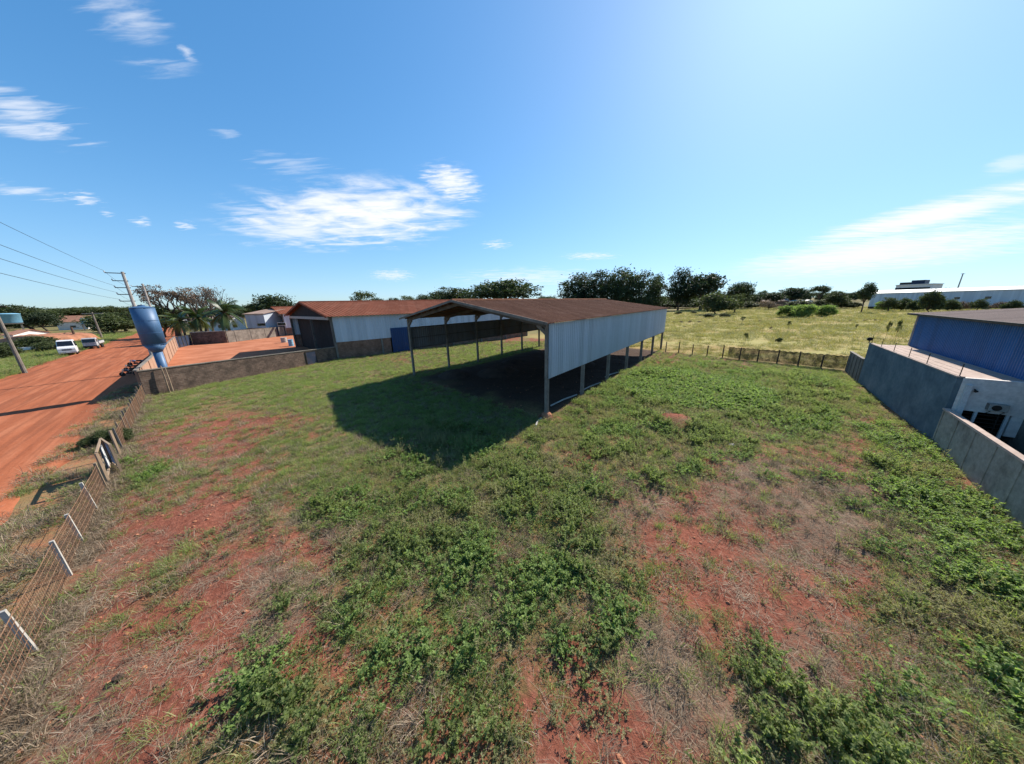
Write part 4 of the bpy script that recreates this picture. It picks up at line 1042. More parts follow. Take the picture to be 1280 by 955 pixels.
# ------------------------------------------------------------------ fences
def left_fence():
    bases = [np.array([-10.2, 3.2]), gp(38, 820), gp(76, 724), gp(98, 682), gp(111, 642), gp(124, 615)]
    p0 = FENCE0; d = (FENCE1 - FENCE0); Lf = np.hypot(*d); d /= Lf; nrm = np.array([-d[1], d[0]])
    root = empty('wire_fence', (0, 0, 0), 0, 'rusty wire mesh fence on concrete posts between the dirt road and the lot', 'fence')
    ts = [(b - p0) @ d for b in bases]
    gate = ((gp(128, 606) - p0) @ d, (gp(158, 570) - p0) @ d)
    more = list(np.linspace(gate[1] + 1.4, Lf - .3, 13))
    posts = ts + more
    G = lambda t: p0 + d * t
    H = 1.4
    for i, t in enumerate(posts):
        q = G(t); z = float(gz(*q)); mb = MB(); mat = M_conc_pale if i < 5 else (M_wood if i % 3 else M_conc)
        lean = -.05 - .05 * math.sin(i * 2.1); h = H + .08 * math.sin(i * 1.7) + (.25 if i > 5 else .05)
        w = .09 if i < 6 else .08
        mb.beam((q[0], q[1], z - .3), (q[0] + nrm[0] * -lean, q[1] + nrm[1] * -lean, z + h), w, w, (d[0], d[1], 0)); mb.build('post', mat, root)
    # wires and netting panels as real thin wires
    segs = [(a, b) for a, b in zip(posts[:-1], posts[1:]) if not (a < gate[0] < b) and not (a <= gate[1] <= b)]
    for a, b in segs:
        mb = MB()
        for z in (.08, .3, .52, .74, .96, 1.18, 1.36):
            q0, q1 = G(a), G(b); z0, z1 = float(gz(*q0)), float(gz(*q1)); m_ = (q0 + q1) / 2
            mb.tube([(q0[0], q0[1], z0 + z), (m_[0], m_[1], (z0 + z1) / 2 + z - .03), (q1[0], q1[1], z1 + z)], .008 if z < 1.3 else .012, 3, False)
        n = int((b - a) / .12)
        for k in range(1, n):
            q = G(a + (b - a) * k / n); z = float(gz(*q)); mb.tube([(q[0], q[1], z + .05), (q[0], q[1], z + 1.36)], .0085, 3, False)
        mb.build('netting', M_rustwire, root)
    # gate of two pale framed leaves, standing ajar
    def leaf(name, a, b, parts, label):
        r = empty(name, (a[0], a[1], 0), ang(b - a), label, 'gate'); L = np.hypot(*(b - a)); h0, h1 = .35, 1.75
        mb = MB()
        for z in (h0, h1): mb.beam((0, 0, z), (L, 0, z), .07, .09)
        for x in (0, L): mb.beam((x, 0, h0 - .2), (x, 0, h1 + .05), .09, .08)
        mb.build('frame', M_wood, r)
        for x0, x1, m_, nm in parts:
            mb = MB(); mb.box(x0 * L + .03, x1 * L - .03, -.02, .02, h0 + .06, h1 - .06); mb.build(nm, m_, r)
        mb = MB(); mb.beam((.05, .04, h0), (L - .05, .04, h1), .04, .05); mb.build('brace', M_wood, r)
        return r
    
    mid = G(gate[0] + .62 * (gate[1] - gate[0])) + nrm * .15
    leaf('gate', G(gate[0]), mid, [(.46, .53, M_navy, 'slat'), (.58, .82, M_white, 'panel'), (.88, .97, M_navy, 'slat')], 'makeshift gate leaf with a white board, hung in the rusty wire fence')
    leaf('gate', mid + d * .15, gp(153, 592), [(.1, .3, M_navy, 'panel'), (.4, .5, M_bluedoor, 'slat'), (.65, .82, M_navy, 'slat')], 'blue panelled gate leaf ajar at the gap in the wire fence')
    for k, t in enumerate((gate[0] - .1, gate[1] + .15)):
        q = G(t); mb = MB(); mb.beam((q[0], q[1], -.4), (q[0], q[1], 1.75), .1, .1); mb.build('gate_post', M_wood, root)


left_fence()


def back_fence():
    d = BF1 - BF0; Lf = np.hypot(*d); d = d / Lf; nrm = np.array([-d[1], d[0]])
    root = empty('netting_fence', (0, 0, 0), 0, 'fence of wooden posts with dark shade netting between lot and yellow pasture', 'fence')
    H = 1.75; n = 10
    P_ = [BF0 + d * (Lf * i / n) for i in range(n + 1)]
    for i, q in enumerate(P_):
        mb = MB(); z = float(gz(*q)); mb.tube([(q[0], q[1], z - .3), (q[0] + .03 * math.sin(i * 3), q[1], z + H + .15 * math.sin(i * 1.9))], [.09, .07], 7); mb.build('post', M_wood_dark if i != 0 else M_conc, root)
    for i in range(n):
        q0, q1 = P_[i], P_[i + 1]; z0, z1 = float(gz(*q0)), float(gz(*q1)); mb = MB()
        for z in (.3, .7, 1.1, 1.5):
            mb.tube([(q0[0], q0[1], z0 + z), (q1[0], q1[1], z1 + z)], .012, 4, False)
        mb.build('wire', M_rustwire, root)
    # torn shade netting: woven strips with gaps
    m = MatB('shade_netting'); v = m.coord('Object'); f = m.noise(v, 1.4, 6, .7); b = m.n('ShaderNodeBsdfPrincipled'); b.inputs['Base Color'].default_value = (.03, .033, .02, 1); b.inputs['Roughness'].default_value = .9
    tr = m.n('ShaderNodeBsdfTransparent'); mx = m.n('ShaderNodeMixShader'); m.l(m.ramp(f, [(.42, (.88,) * 3), (.62, (.5,) * 3)]), mx.inputs[0]); m.l(tr.outputs[0], mx.inputs[1]); m.l(b.outputs[0], mx.inputs[2]); m.l(mx.outputs[0], m.out.inputs['Surface'])
    V = []; F = []; N = 60
    for j in range(N + 1):
        s = .43 + .565 * j / N; q = BF0 + d * Lf * s + nrm * .1 * math.sin(j * .9); z = float(gz(*q)); sag = .12 * math.sin(j * 1.1) ** 2
        for k in range(5): V.append((q[0] + nrm[0] * .06 * math.sin(k * 2 + j * .5), q[1] + nrm[1] * .06 * math.sin(k * 2 + j * .5), z + .1 + (H - .15 - sag) * k / 4))
    for j in range(N):
        for k in range(4): F.append((j * 5 + k, j * 5 + 5 + k, j * 5 + 6 + k, j * 5 + 1 + k))
    mb = MB(); mb.add(V, F); mb.build('netting', m.m, root)
    mb = MB(); mb.tube([(V[j * 5 + 4][0], V[j * 5 + 4][1], V[j * 5 + 4][2]) for j in range(N + 1)], .035, 5, False); mb.build('netting_hem', M_dark, root)


back_fence()

# ------------------------------------------------------------------ vehicles
def wheel(parent, x, y, z, r, w, side_):
    mb = MB(); mb.lathe([(r * .62, -w / 2), (r * .95, -w / 2), (r, -w * .3), (r, w * .3), (r * .95, w / 2), (r * .62, w / 2)], 20, (0, 0, 0), 'y'); o = mb.build('wheel', M_rubber, parent, True); o.location = (x, y, z)
    mb = MB(); mb.lathe([(.05, side_ * w * .42), (r * .3, side_ * w * .44), (r * .6, side_ * w * .36), (r * .61, side_ * w * .2)], 16, (0, 0, 0), 'y'); mb.build('rim', M_chrome, o)
    return o


def van():
    p = gp(88, 443.3); root = empty('parked_van', (p[0], p[1], .03), ang(-RDIR) + .12, 'white van parked facing the camera at the left edge of the dirt road', 'van')
    k = 1.22; root.scale = (k * .9, k, k * 1.3)
    # x forward, length 4.6, width 1.9, height 2.05
    prof = [(-2.3, .35), (-2.35, .9), (-2.3, 1.7), (-2.15, 2.02), (.6, 2.06), (.95, 1.95), (1.62, 1.25), (2.2, 1.08), (2.32, .85), (2.33, .42), (2.2, .32)]
    mb = MB(); n = len(prof); W = .95; v = []; f = []
    ins = lambda z: .0 if z < 1.1 else (z - 1.1) * .13
    for s in (-1, 1):
        for x, z in prof: v.append((x, s * (W - ins(z)), z))
    f.append(tuple(range(n))); f.append(tuple(range(2 * n - 1, n - 1, -1)))
    for i in range(n): f.append((i, i + n, (i + 1) % n + n, (i + 1) % n))
    mb.add(v, f); body = mb.build('body', M_paint, root, False, .05)
    mb = MB(); mb.add([(.99, -.76, 1.925), (.99, .76, 1.925), (1.6, .84, 1.29), (1.6, -.84, 1.29)], [(0, 1, 2, 3)]); o = mb.build('windscreen', M_glass, root); o.location = (.012, 0, .014)
    for s in (-1, 1):
        for x0, x1 in ((.15, 1.15), (-.95, .05), (-2.1, -1.05)):
            mb = MB(); top = (x1 - .28, s * (W - ins(1.85) + .008), 1.85) if x1 > 1 else (x1, s * (W - ins(1.85) + .008), 1.85)
            q = [(x0, s * (W - ins(1.3) + .008), 1.3), (x1, s * (W - ins(1.3) + .008), 1.3), top, (x0, s * (W - ins(1.85) + .008), 1.85)]
            mb.add(q, [(0, 1, 2, 3) if s < 0 else (3, 2, 1, 0)]); mb.build('side_window', M_glass, root)
        mb = MB(); mb.box(2.26, 2.345, *sorted((s * .55, s * .86)), .72, .92); mb.build('headlight', M_lamp, root)
        mb = MB(); mb.box(1.15, 1.25, *sorted((s * .93, s * 1.16)), 1.25, 1.5); mb.build('mirror', M_steel, root)
        mb = MB(); mb.box(-2.37, -2.3, *sorted((s * .72, s * .9)), .8, 1.2); mb.build('tail_light', M_redbank, root)
        for x in (1.45, -1.45): wheel(root, x, s * .84, .33, .33, .22, s)
    mb = MB(); mb.box(2.25, 2.42, -.95, .95, .34, .6); mb.build('bumper', M_greypaint, root, False, .03)
    mb = MB()
    for z in (.68, .75, .82, .89): mb.box(2.3, 2.35, -.5, .5, z, z + .035)
    mb.build('grille', M_steel, root)
    mb = MB(); mb.box(2.421, 2.43, -.2, .2, .4, .53); mb.build('number_plate', M_lamp, root)


def lorry():
    p = gp(119, 435.5); root = empty('flatbed_lorry', (p[0], p[1], .03), ang(-RDIR) - .02, 'small grey flatbed lorry parked behind the white van', 'lorry'); k = 1.1; root.scale = (k, k, k * 1.15)
    prof = [(1.2, .55), (1.2, 2.1), (1.35, 2.25), (2.25, 2.25), (2.45, 2.1), (2.75, 1.35), (2.8, .6), (2.7, .5)]
    mb = MB(); mb.prism(prof, -.98, .98); mb.build('cab', M_greypaint, root, False, .05)
    mb = MB(); mb.add([(2.49, -.86, 2.06), (2.49, .86, 2.06), (2.77, .9, 1.4), (2.77, -.9, 1.4)], [(0, 1, 2, 3)]); mb.build('windscreen', M_glass, root).location = (.015, 0, .005)
    for s in (-1, 1):
        mb = MB(); mb.box(1.5, 2.35, *sorted((s * .97, s * .99)), 1.4, 2.0); mb.build('side_window', M_glass, root)
        mb = MB(); mb.box(2.74, 2.82, *sorted((s * .6, s * .85)), .8, 1.0); mb.build('headlight', M_lamp, root)
        for x in (2.0, -2.2, -1.4): wheel(root, x, s * .85, .42, .42, .26, s)
    mb = MB(); mb.box(-3.4, 1.1, -.4, .4, .55, .8); mb.build('chassis', M_steel, root)
    mb = MB(); mb.box(-3.5, 1.1, -1.08, 1.08, .9, 1.02); mb.build('bed', M_wood_dark, root)
    mb = MB()
    for y in (-1.08, 1.04): mb.box(-3.5, 1.1, y, y + .04, 1.021, 1.5)
    mb.box(-3.5, -3.46, -1.03, 1.03, 1.021, 1.5); mb.box(1.06, 1.1, -1.03, 1.03, 1.021, 1.9); mb.build('side_board', M_greypaint, root)
    mb = MB(); mb.box(2.72, 2.86, -1, 1, .48, .72); mb.build('bumper', M_steel, root)


def motorbike(px, py, rz, mat, label, sc_=1.0):
    p = gp(px, py); root = empty('motorcycle', (p[0], p[1], 0.03), rz, label, 'motorcycle', 'motorcycles parked beside the yard wall'); root.scale = (sc_,) * 3
    for x in (-.62, .66): 
        mb = MB(); mb.lathe([(.22, -.05), (.28, -.055), (.3, 0), (.28, .055), (.22, .05)], 20, (0, 0, 0), 'y'); o = mb.build('wheel', M_rubber, root, True); o.location = (x, 0, .3)
        mb = MB()
        for k in range(6): mb.tube([(0, 0, 0), (.23 * math.cos(k * PI / 3), 0, .23 * math.sin(k * PI / 3))], .012, 5)
        mb.build('rim', M_chrome, o)
    mb = MB(); mb.tube([(-.62, .06, .3), (-.1, .06, .38), (.3, .04, .75)], .03, 6); mb.tube([(-.62, -.06, .3), (-.1, -.06, .38), (.3, -.04, .75)], .03, 6); mb.box(-.18, .22, -.12, .12, .25, .52); mb.build('frame', M_steel, root)
    mb = MB(); mb.tube([(.66, .07, .3), (.42, .07, .95)], .025, 6); mb.tube([(.66, -.07, .3), (.42, -.07, .95)], .025, 6); mb.build('fork', M_chrome, root)
    mb = MB(); mb.tube([(-.12, 0, .72), (.05, 0, .76), (.28, 0, .78), (.38, 0, .74)], [.08, .14, .14, .07], 10); mb.build('tank', mat, root, True)
    mb = MB(); mb.tube([(-.75, 0, .8), (-.5, 0, .76), (-.12, 0, .74)], [.07, .12, .1], 8); mb.build('seat', M_rubber, root, True)
    mb = MB(); mb.tube([(.3, -.36, 1.0), (.42, -.2, 1.0), (.42, .2, 1.0), (.3, .36, 1.0)], .02, 6); mb.build('handlebar', M_steel, root)
    mb = MB(); mb.lathe([(.03, .46), (.09, .5), (.09, .56)], 12, (0, 0, 0)); o = mb.build('headlight', M_lamp, root); o.rotation_euler = (0, PI / 2, 0); o.location = (0, 0, .86)
    mb = MB(); mb.tube([(-.9, -.14, .33), (-.1, -.14, .28), (.1, -.1, .4)], [.045, .04, .025], 7); mb.build('exhaust', M_chrome, root)
    mb = MB(); mb.tube([(-.98, 0, .58), (-.8, 0, .66), (-.55, 0, .64)], [.05, .07, .05], 6); mb.build('mudguard', mat, root)


van(); lorry()
rz = ang(RDIR)
for k, (px, py, r, mt, lb) in enumerate(((163, 470, rz + 1.2, M_navy, 'dark motorcycle parked by the road, nearest the wire fence of the three'), (166, 464, rz + 1.0, M_steel, 'dark motorcycle beside the yard wall, between the two other motorcycles'), (171, 457, rz + 1.3, M_tank, 'bluish motorcycle beside the yard wall, farthest up the road'))):
    motorbike(px, py, r, mt, lb, 1.05)
# a pale abandoned machine in the scrub left of the road
def trailer():
    p = gp(29, 441); root = empty('farm_trailer', (p[0], p[1], .0), .6, 'pale farm trailer half hidden in the scrub left of the road', 'trailer'); s = .85; root.scale = (s, s, s)
    mb = MB(); mb.box(-2, 2, -.9, .9, .8, .9); mb.box(-2, 2, -.9, -.85, .901, 1.5); mb.box(-2, 2, .85, .9, .901, 1.5); mb.box(-2, -1.95, -.84, .84, .901, 1.5); mb.box(1.95, 2, -.84, .84, .901, 1.5); mb.build('bed', M_white, root)
    mb = MB(); mb.beam((2, 0, .8), (3.4, 0, .55), .1, .1); mb.build('drawbar', M_steel, root)
    for y in (-1, 1): wheel(root, -.3, y * .95, .4, .4, .2, y)
trailer()
# ------------------------------------------------------------------ trees
def crown_mesh(name, seed, lobes, n_clump, per, ls, mat, spread=.045, shell=.35, droop=0.0):
    """normalised crown: lobes (cx,cy,cz,rx,ry,rz); leaf sprays gathered in clumps through each lobe's outer volume"""
    rng = np.random.default_rng(seed); vol = np.array([l[3] * l[4] * l[5] for l in lobes]) ** .66; pr = vol / vol.sum()
    k = rng.choice(len(lobes), n_clump, p=pr); L = np.array(lobes)[k]
    d = rng.normal(size=(n_clump, 3)); d /= np.linalg.norm(d, axis=1, keepdims=True)
    r = rng.uniform(shell, 1.05, n_clump) ** .6
    c = L[:, :3] + d * L[:, 3:] * r[:, None]
    cs = rng.uniform(.5, 1.4, n_clump) * spread
    pos = np.repeat(c, per, 0) + rng.normal(size=(n_clump * per, 3)) * np.repeat(cs, per)[:, None] * np.array([1.15, 1.15, .75])
    dd = rng.normal(size=(n_clump * per, 3)); dd[:, 2] -= droop; dd += np.repeat(d, per, 0) * .5
    n = len(pos); V, F = leaves(pos, dd, rng.uniform(.6, 1.3, n) * ls, rng.uniform(.5, .9, n) * ls * .7, rng)
    t = np.clip(np.repeat(rng.normal(.42, .2, n_clump), per) + rng.normal(size=n) * .12, 0, 1)
    return npmesh(name, V, F, mat, t)


def limb_mesh(name, seed, lobes, tr, fork, mat, twigs=3):
    rng = random.Random(seed); mb = MB()
    top = Vector((lobes[0][0] * .3, lobes[0][1] * .3, fork)); w = [Vector((0, 0, -.03)), Vector((rng.uniform(-.01, .01), rng.uniform(-.01, .01), fork * .5)), top]
    mb.tube(w, [tr * 1.35, tr, tr * .85], 8)
    for l in lobes:
        c = Vector(l[:3]); mid = top.lerp(c, .5) + Vector((rng.uniform(-.04, .04), rng.uniform(-.04, .04), -.02)); mb.tube([top - Vector((0, 0, .02)), mid, c], [tr * .6, tr * .4, tr * .15], 6)
        for _ in range(twigs):
            e = c + Vector((rng.uniform(-1, 1) * l[3], rng.uniform(-1, 1) * l[4], rng.uniform(-.2, .9) * l[5])) * .85; s = mid.lerp(c, rng.uniform(0, .9)); mb.tube([s, s.lerp(e, .5) + Vector((0, 0, .02)), e], [tr * .25, tr * .16, tr * .06], 5)
    return mb


def rl(seed, n, cx, cz, sx, sz, r0, r1, flat=.8):
    g = random.Random(seed); o = []
    for i in range(n):
        a = 2 * PI * i / n + g.uniform(-.5, .5); q = g.uniform(.35, 1); r = g.uniform(r0, r1)
        o.append((math.cos(a) * sx * q, math.sin(a) * sx * q, cz + g.uniform(-1, 1) * sz, r, r, r * flat))
    o.append((0, 0, cz + sz * .7, r1, r1, r1 * flat)); return o


PROTO = {}
def proto(key, seed, lobes, n_clump, per, ls, mat, tr=.03, fork=.3, **k):
    cm = crown_mesh(key + '_crown', seed, lobes, n_clump, per, ls, mat, **k); mb = limb_mesh(key, seed, lobes, tr, fork, M_bark)
    me = bpy.data.meshes.new(key + '_trunk'); me.from_pydata(mb.v, [], mb.f); me.materials.append(M_bark); me.shade_smooth(); PROTO[key] = (cm, me)


proto('round_a', 1, rl(1, 8, 0, .62, .30, .16, .15, .23), 230, 26, .05, M_tree)
proto('round_b', 2, rl(2, 9, 0, .6, .32, .2, .13, .22), 240, 26, .05, M_tree2)
proto('round_c', 7, rl(7, 7, 0, .66, .28, .14, .17, .24, .7), 170, 24, .05, M_tree)
proto('umbrella', 3, rl(3, 10, 0, .78, .40, .06, .12, .18, .45), 200, 22, .045, M_tree2, fork=.42)
proto('umbrella_b', 13, rl(13, 7, 0, .76, .36, .10, .11, .17, .5), 120, 22, .05, M_tree, fork=.4)
proto('tall_a', 4, [(.12, -.15, .26, .17, .17, .1), (-.1, .1, .24, .18, .18, .1), (.0, -.1, .33, .2, .2, .1), (0, 0, .9, .15, .15, .1), (.1, .05, .75, .2, .2, .13), (-.14, .03, .68, .2, .2, .13), (.05, -.12, .55, .22, .22, .12), (-.08, .12, .5, .2, .2, .12), (.15, .1, .42, .18, .18, .1), (-.17, -.08, .38, .17, .17, .1)], 230, 24, .045, M_tree, fork=.15, tr=.022, droop=.5)
proto('tall_b', 5, [(.1, -.1, .3, .2, .2, .12), (-.15, .0, .26, .18, .18, .1), (.15, .15, .24, .16, .16, .09), (.05, 0, .92, .12, .12, .08), (-.12, 0, .8, .17, .17, .11), (.16, .05, .7, .18, .18, .12), (-.1, -.12, .6, .22, .22, .12), (.1, .12, .5, .2, .2, .12), (-.2, .1, .46, .16, .16, .1)], 200, 24, .045, M_tree, fork=.15, tr=.022, droop=.5)
proto('bush_a', 6, rl(6, 9, 0, .45, .32, .25, .17, .26), 260, 26, .06, M_tree2, fork=.12, tr=.02)
proto('bush_b', 8, rl(8, 10, 0, .42, .34, .25, .16, .24), 260, 26, .06, M_weed2, fork=.1, tr=.015)
proto('sparse', 9, rl(9, 6, 0, .72, .3, .12, .08, .13, .6), 60, 18, .05, M_tree2, fork=.5, tr=.016)
proto('dry_bush', 10, rl(10, 8, 0, .45, .32, .22, .16, .24), 110, 22, .05, M_brown, fork=.12, tr=.02)


def bare_mesh(seed, leafy, mat):
    rng = random.Random(seed); mb = MB(); tips = []
    def grow(p, d, ln, r, lv):
        q = p + d * ln; m_ = p.lerp(q, .5) + Vector((rng.uniform(-1, 1), rng.uniform(-1, 1), rng.uniform(-.4, .6))) * ln * .09
        mb.tube([p, m_, q], [r, r * .8, r * .62], 5 if lv > 1 else 7, lv == 0)
        if lv >= 6: tips.append(q); return
        for k in range(2 if rng.random() < .6 else 3):
            a = Vector((rng.gauss(0, 1), rng.gauss(0, 1), rng.gauss(.12, .5))).normalized(); nd_ = (d * 1.0 + a * .75 + Vector((0, 0, .12))).normalized(); grow(q, nd_, ln * rng.uniform(.66, .86), r * .6, lv + 1)
    grow(Vector((0, 0, -.02)), Vector((0, 0, 1)), .13, .026, 0)
    z = max(p[2] for p in mb.v); w = max(max(abs(p[0]), abs(p[1])) for p in mb.v) * 2
    s = Vector((1 / w, 1 / w, 1 / z)); mb.v = [(p[0] * s.x, p[1] * s.y, p[2] * s.z) for p in mb.v]; tips = [Vector((p.x * s.x, p.y * s.y, p.z * s.z)) for p in tips]
    me = bpy.data.meshes.new('bare_trunk'); me.from_pydata(mb.v, [], mb.f); me.materials.append(M_bark); r2 = np.random.default_rng(seed)
    t = np.array([tips[i] for i in r2.integers(0, len(tips), leafy)]) + r2.normal(size=(leafy, 3)) * .02
    V, F = leaves(t, r2.normal(size=(leafy, 3)), np.full(leafy, .03), np.full(leafy, .016), r2)
    return npmesh('bare_crown', V, F, mat, r2.uniform(0, 1, leafy)), me
PROTO['bare_a'] = bare_mesh(21, 700, M_brown); PROTO['bare_b'] = bare_mesh(22, 200, M_brown); PROTO['bare_c'] = bare_mesh(25, 1500, M_brown)


def palm_mesh(seed):
    rng = random.Random(seed); V = []; F = []; T = []
    for k in range(26):
        a = 2.4 * k + rng.uniform(-.2, .2); el = rng.uniform(-.5, 1.25); L = rng.uniform(.4, .52); p = Vector((0, 0, .62)); d = Vector((math.cos(a) * math.cos(el), math.sin(a) * math.cos(el), math.sin(el)))
        side_ = Vector((-math.sin(a), math.cos(a), 0)); n = 18; tt = rng.uniform(.2, .8) if el > -.1 else rng.uniform(.7, 1)
        for i in range(n):
            q = p + d * L / n; d = (d + Vector((0, 0, -.085))).normalized(); ll = .15 * math.sin(PI * min(1, (i + 2) / (n + 2))) + .02
            for s in (-1, 1):
                t = q + side_ * s * ll * .8 + d * ll * .6 + Vector((0, 0, -ll * .35)); b = len(V); V += [tuple(p), tuple(q), tuple(t), tuple(p.lerp(t, .6))]; F.append((b, b + 1, b + 2, b + 3)); T.append(tt)
            p = q
    mb = MB(); mb.tube([(0, 0, -.02), (.01, 0, .3), (0, 0, .63)], [.035, .028, .03], 9)
    me = bpy.data.meshes.new('palm_trunk'); me.from_pydata(mb.v, [], mb.f); me.materials.append(M_bark)
    return npmesh('palm_crown', V, F, M_palm, T), me
PROTO['palm_a'] = palm_mesh(31); PROTO['palm_b'] = palm_mesh(32)


def tree(key, px, by, top, w, label, name='tree', cat='tree', group=None, rz=0.0, sink=0.0):
    """base at photo pixel (px, by) on the ground, crown top at pixel row top, crown w pixels wide"""
    p = gp(px, by); s = px_scale(px, by)
    k = .35 * (by - top)   # verticals lean outwards: find the column of the top by the nadir
    vx, vy = 675, 1790; tx = px + (px - vx) / (vy - by) * (by - top)
    h = v_height((px, by), (tx, top)) * 1.05; W = w * s * 1.3
    root = empty(name, (p[0], p[1], float(gz(*p)) - sink), rz, label, cat, group); cm, tm = PROTO[key]
    for nm, me in (('crown', cm), ('trunk', tm)):
        o = bpy.data.objects.new(nm, me); COL.objects.link(o); o.parent = root; o.scale = (W, W, h)
    return root


GE = 'dark tall trees in a row beyond the shed roof'
T = [
 # behind the shed roof and the pasture
 ('round_a', 630, 392, 347, 54, 'big round dark tree rising alone behind the middle of the shed roof'),
 ('round_b', 574, 391, 360, 30, 'rounded olive tree left of the big round tree behind the shed roof'),
 ('round_c', 551, 391, 362, 20, 'smaller olive crown directly left of the rounded olive tree'),
 ('umbrella', 686, 391, 370, 16, 'low tree peeking over the shed roof between the big round tree and the tall row'),
 ('tall_a', 726, 389, 344, 50, 'leftmost tall dark tree of the row behind the shed'),
 ('tall_b', 750, 389, 341, 46, 'second tall dark tree from the left in the row behind the shed'),
 ('tall_a', 775, 389, 338, 52, 'highest tree of the dark row behind the shed'),
 ('tall_b', 800, 389, 342, 44, 'tall dark tree right of the highest one in the row behind the shed'),
 ('tall_b', 819, 388, 345, 32, 'narrow tall dark tree at the gap above the end of the shed'),
 ('tall_a', 847, 388, 338, 44, 'tall dark tree with narrow top just beyond the shed end'),
 ('round_a', 875, 388, 340, 60, 'broad dark tree at the right end of the tall row'),
 ('round_c', 922, 386, 351, 46, 'dome shaped dark tree behind the two pasture bushes'),
 ('bush_a', 894, 393, 363, 46, 'round olive bush tree with dense crown in the pasture'),
 ('round_b', 918, 391, 368, 26, 'small dark tree standing right of the round olive bush in the pasture'),
 ('round_c', 965, 385, 364, 42, 'low dark tree at the pasture edge left of the brick barn'),
 ('dry_bush', 960, 387, 373, 34, 'brownish thicket at the pasture edge before the brick barn'),
 ('round_a', 990, 383, 358, 44, 'wide dark tree behind the brick barn'),
 ('umbrella_b', 1022, 384, 357, 34, 'dark spreading tree with a small side crown between barn and long factory'),
 ('round_b', 1042, 386, 364, 46, 'broad grey-green tree behind the bright green thicket'),
 ('round_c', 1076, 391, 351, 38, 'leaning acacia tree in front of the left end of the long factory'),
 ('bush_a', 1160, 391, 360, 52, 'round dark bush tree in front of the long factory wall'),
 ('bush_a', 1125, 389, 371, 34, 'green bush at the pasture edge left of the round bush tree'),
 ('bush_b', 1101, 388, 375, 30, 'bright green bush below the left end of the long factory'),
 ('dry_bush', 1200, 389, 374, 50, 'brownish thicket right of the round bush tree before the factory'),
 ('dry_bush', 1245, 387, 375, 50, 'brown thicket at the foot of the factory above the blue hall roof'),
 # left: behind the warehouses
 ('round_c', 351, 409, 366, 42, 'dark tree with clumped crown behind the red warehouse gables'),
 ('umbrella', 332, 409, 379, 26, 'low dark tree left of the clumped tree behind the warehouse gables'),
 ('sparse', 456, 398, 363, 24, 'thin open crowned tree above the warehouse ridge'),
 ('round_c', 472, 397, 371, 18, 'small round crown right of the thin tree above the warehouse ridge'),
 ('round_a', 494, 396, 371, 14, 'dark low crown over the middle of the warehouse ridge'),
 ('round_b', 513, 395, 370, 15, 'low crown between the dark low crown and the shed gable'),
 ('round_c', 530, 394, 367, 16, 'crown just left of the shed gable, above the warehouse ridge'),
 # the bare and palm group by the yard
 ('bare_c', 224, 420, 361, 46, 'brown leafy half bare tree behind the slender water tower'),
 ('bare_c', 244, 419, 364, 44, 'brown half bare tree left of the palms'),
 ('bare_a', 262, 420, 361, 46, 'bare tree rising behind the palms with pale twigs'),
 ('bare_b', 282, 420, 362, 40, 'leafless grey tree behind the largest palm'),
 ('bare_b', 270, 423, 364, 30, 'thin leafless tree between the middle palm and the largest palm'),
 ('round_b', 206, 422, 384, 36, 'olive tree behind the slender blue water tower'),
 # left of the road
 ('round_a', 6, 416, 379, 52, 'dark green tree behind the big elevated tank at the frame edge'),
 ('round_b', 44, 416, 383, 44, 'dense green tree right of the big elevated tank'),
 ('round_a', 60, 417, 389, 26, 'dark green tree left of the clay roofed house'),
 ('bush_a', 44, 438, 419, 44, 'dark scrub bush between the road and the big elevated tank'),
 ('bush_a', 62, 439, 426, 26, 'scrub bush beside the white van'),
 ('bush_a', 6, 448, 428, 30, 'green bush behind the leaning pale pole at the road verge'),
 ('umbrella', 74, 408, 386, 40, 'brownish flat crown far behind the clay roofed house'),
 ('umbrella', 106, 406, 384, 44, 'domed flat topped tree far behind the clay roofed house'),
 ('bush_a', 144, 417, 389, 36, 'large olive tree mass at the bend of the dirt road'),
 ('round_b', 158, 414, 390, 34, 'olive tree right of the large tree mass at the road bend'),
 ('bush_a', 125, 412, 395, 14, 'dark bush behind the small pale blue tank'),
 ('umbrella', 154, 408, 383, 30, 'flat topped tree just left of the slender water tower'),
]
for k, (key, px, by, top, w, lab) in enumerate(T):
    nm = 'bush' if 'bush' in key else ('bare_tree' if 'bare' in key else 'tree')
    tree(key, px, by, top, w, lab, nm, nm.replace('_', ' '), None, k * 1.7)
for key, px, by, top, w, lab in (('palm_a', 234, 428, 387, 36, 'leftmost palm of three at the back of the yard'), ('palm_b', 256, 426.5, 381, 34, 'middle palm of three at the back of the yard'), ('palm_a', 290, 425.5, 371, 40, 'largest palm, at the right of the three behind the yard wall')):
    tree(key, px, by, top, w, lab, 'palm_tree', 'palm tree', 'palms behind the yard wall', px * .7)
for k, (px, w, top) in enumerate(((722, 44, 374), (752, 46, 375), (785, 44, 374), (815, 40, 375), (843, 40, 375), (866, 42, 374), (900, 40, 375), (936, 38, 376), (1000, 44, 374), (1022, 36, 375), (1050, 36, 375), (1066, 30, 377), (1110, 40, 372), (1142, 34, 374), (1185, 44, 373), (1220, 40, 374), (1262, 44, 374))):
    tree('bush_a' if k % 3 else 'round_b', px, 385.5 if px < 1090 else 389.5, top, w, 'dark undergrowth bush along the far edge of the pasture', 'bush', 'bush', 'undergrowth at the far pasture edge', k * 1.1)
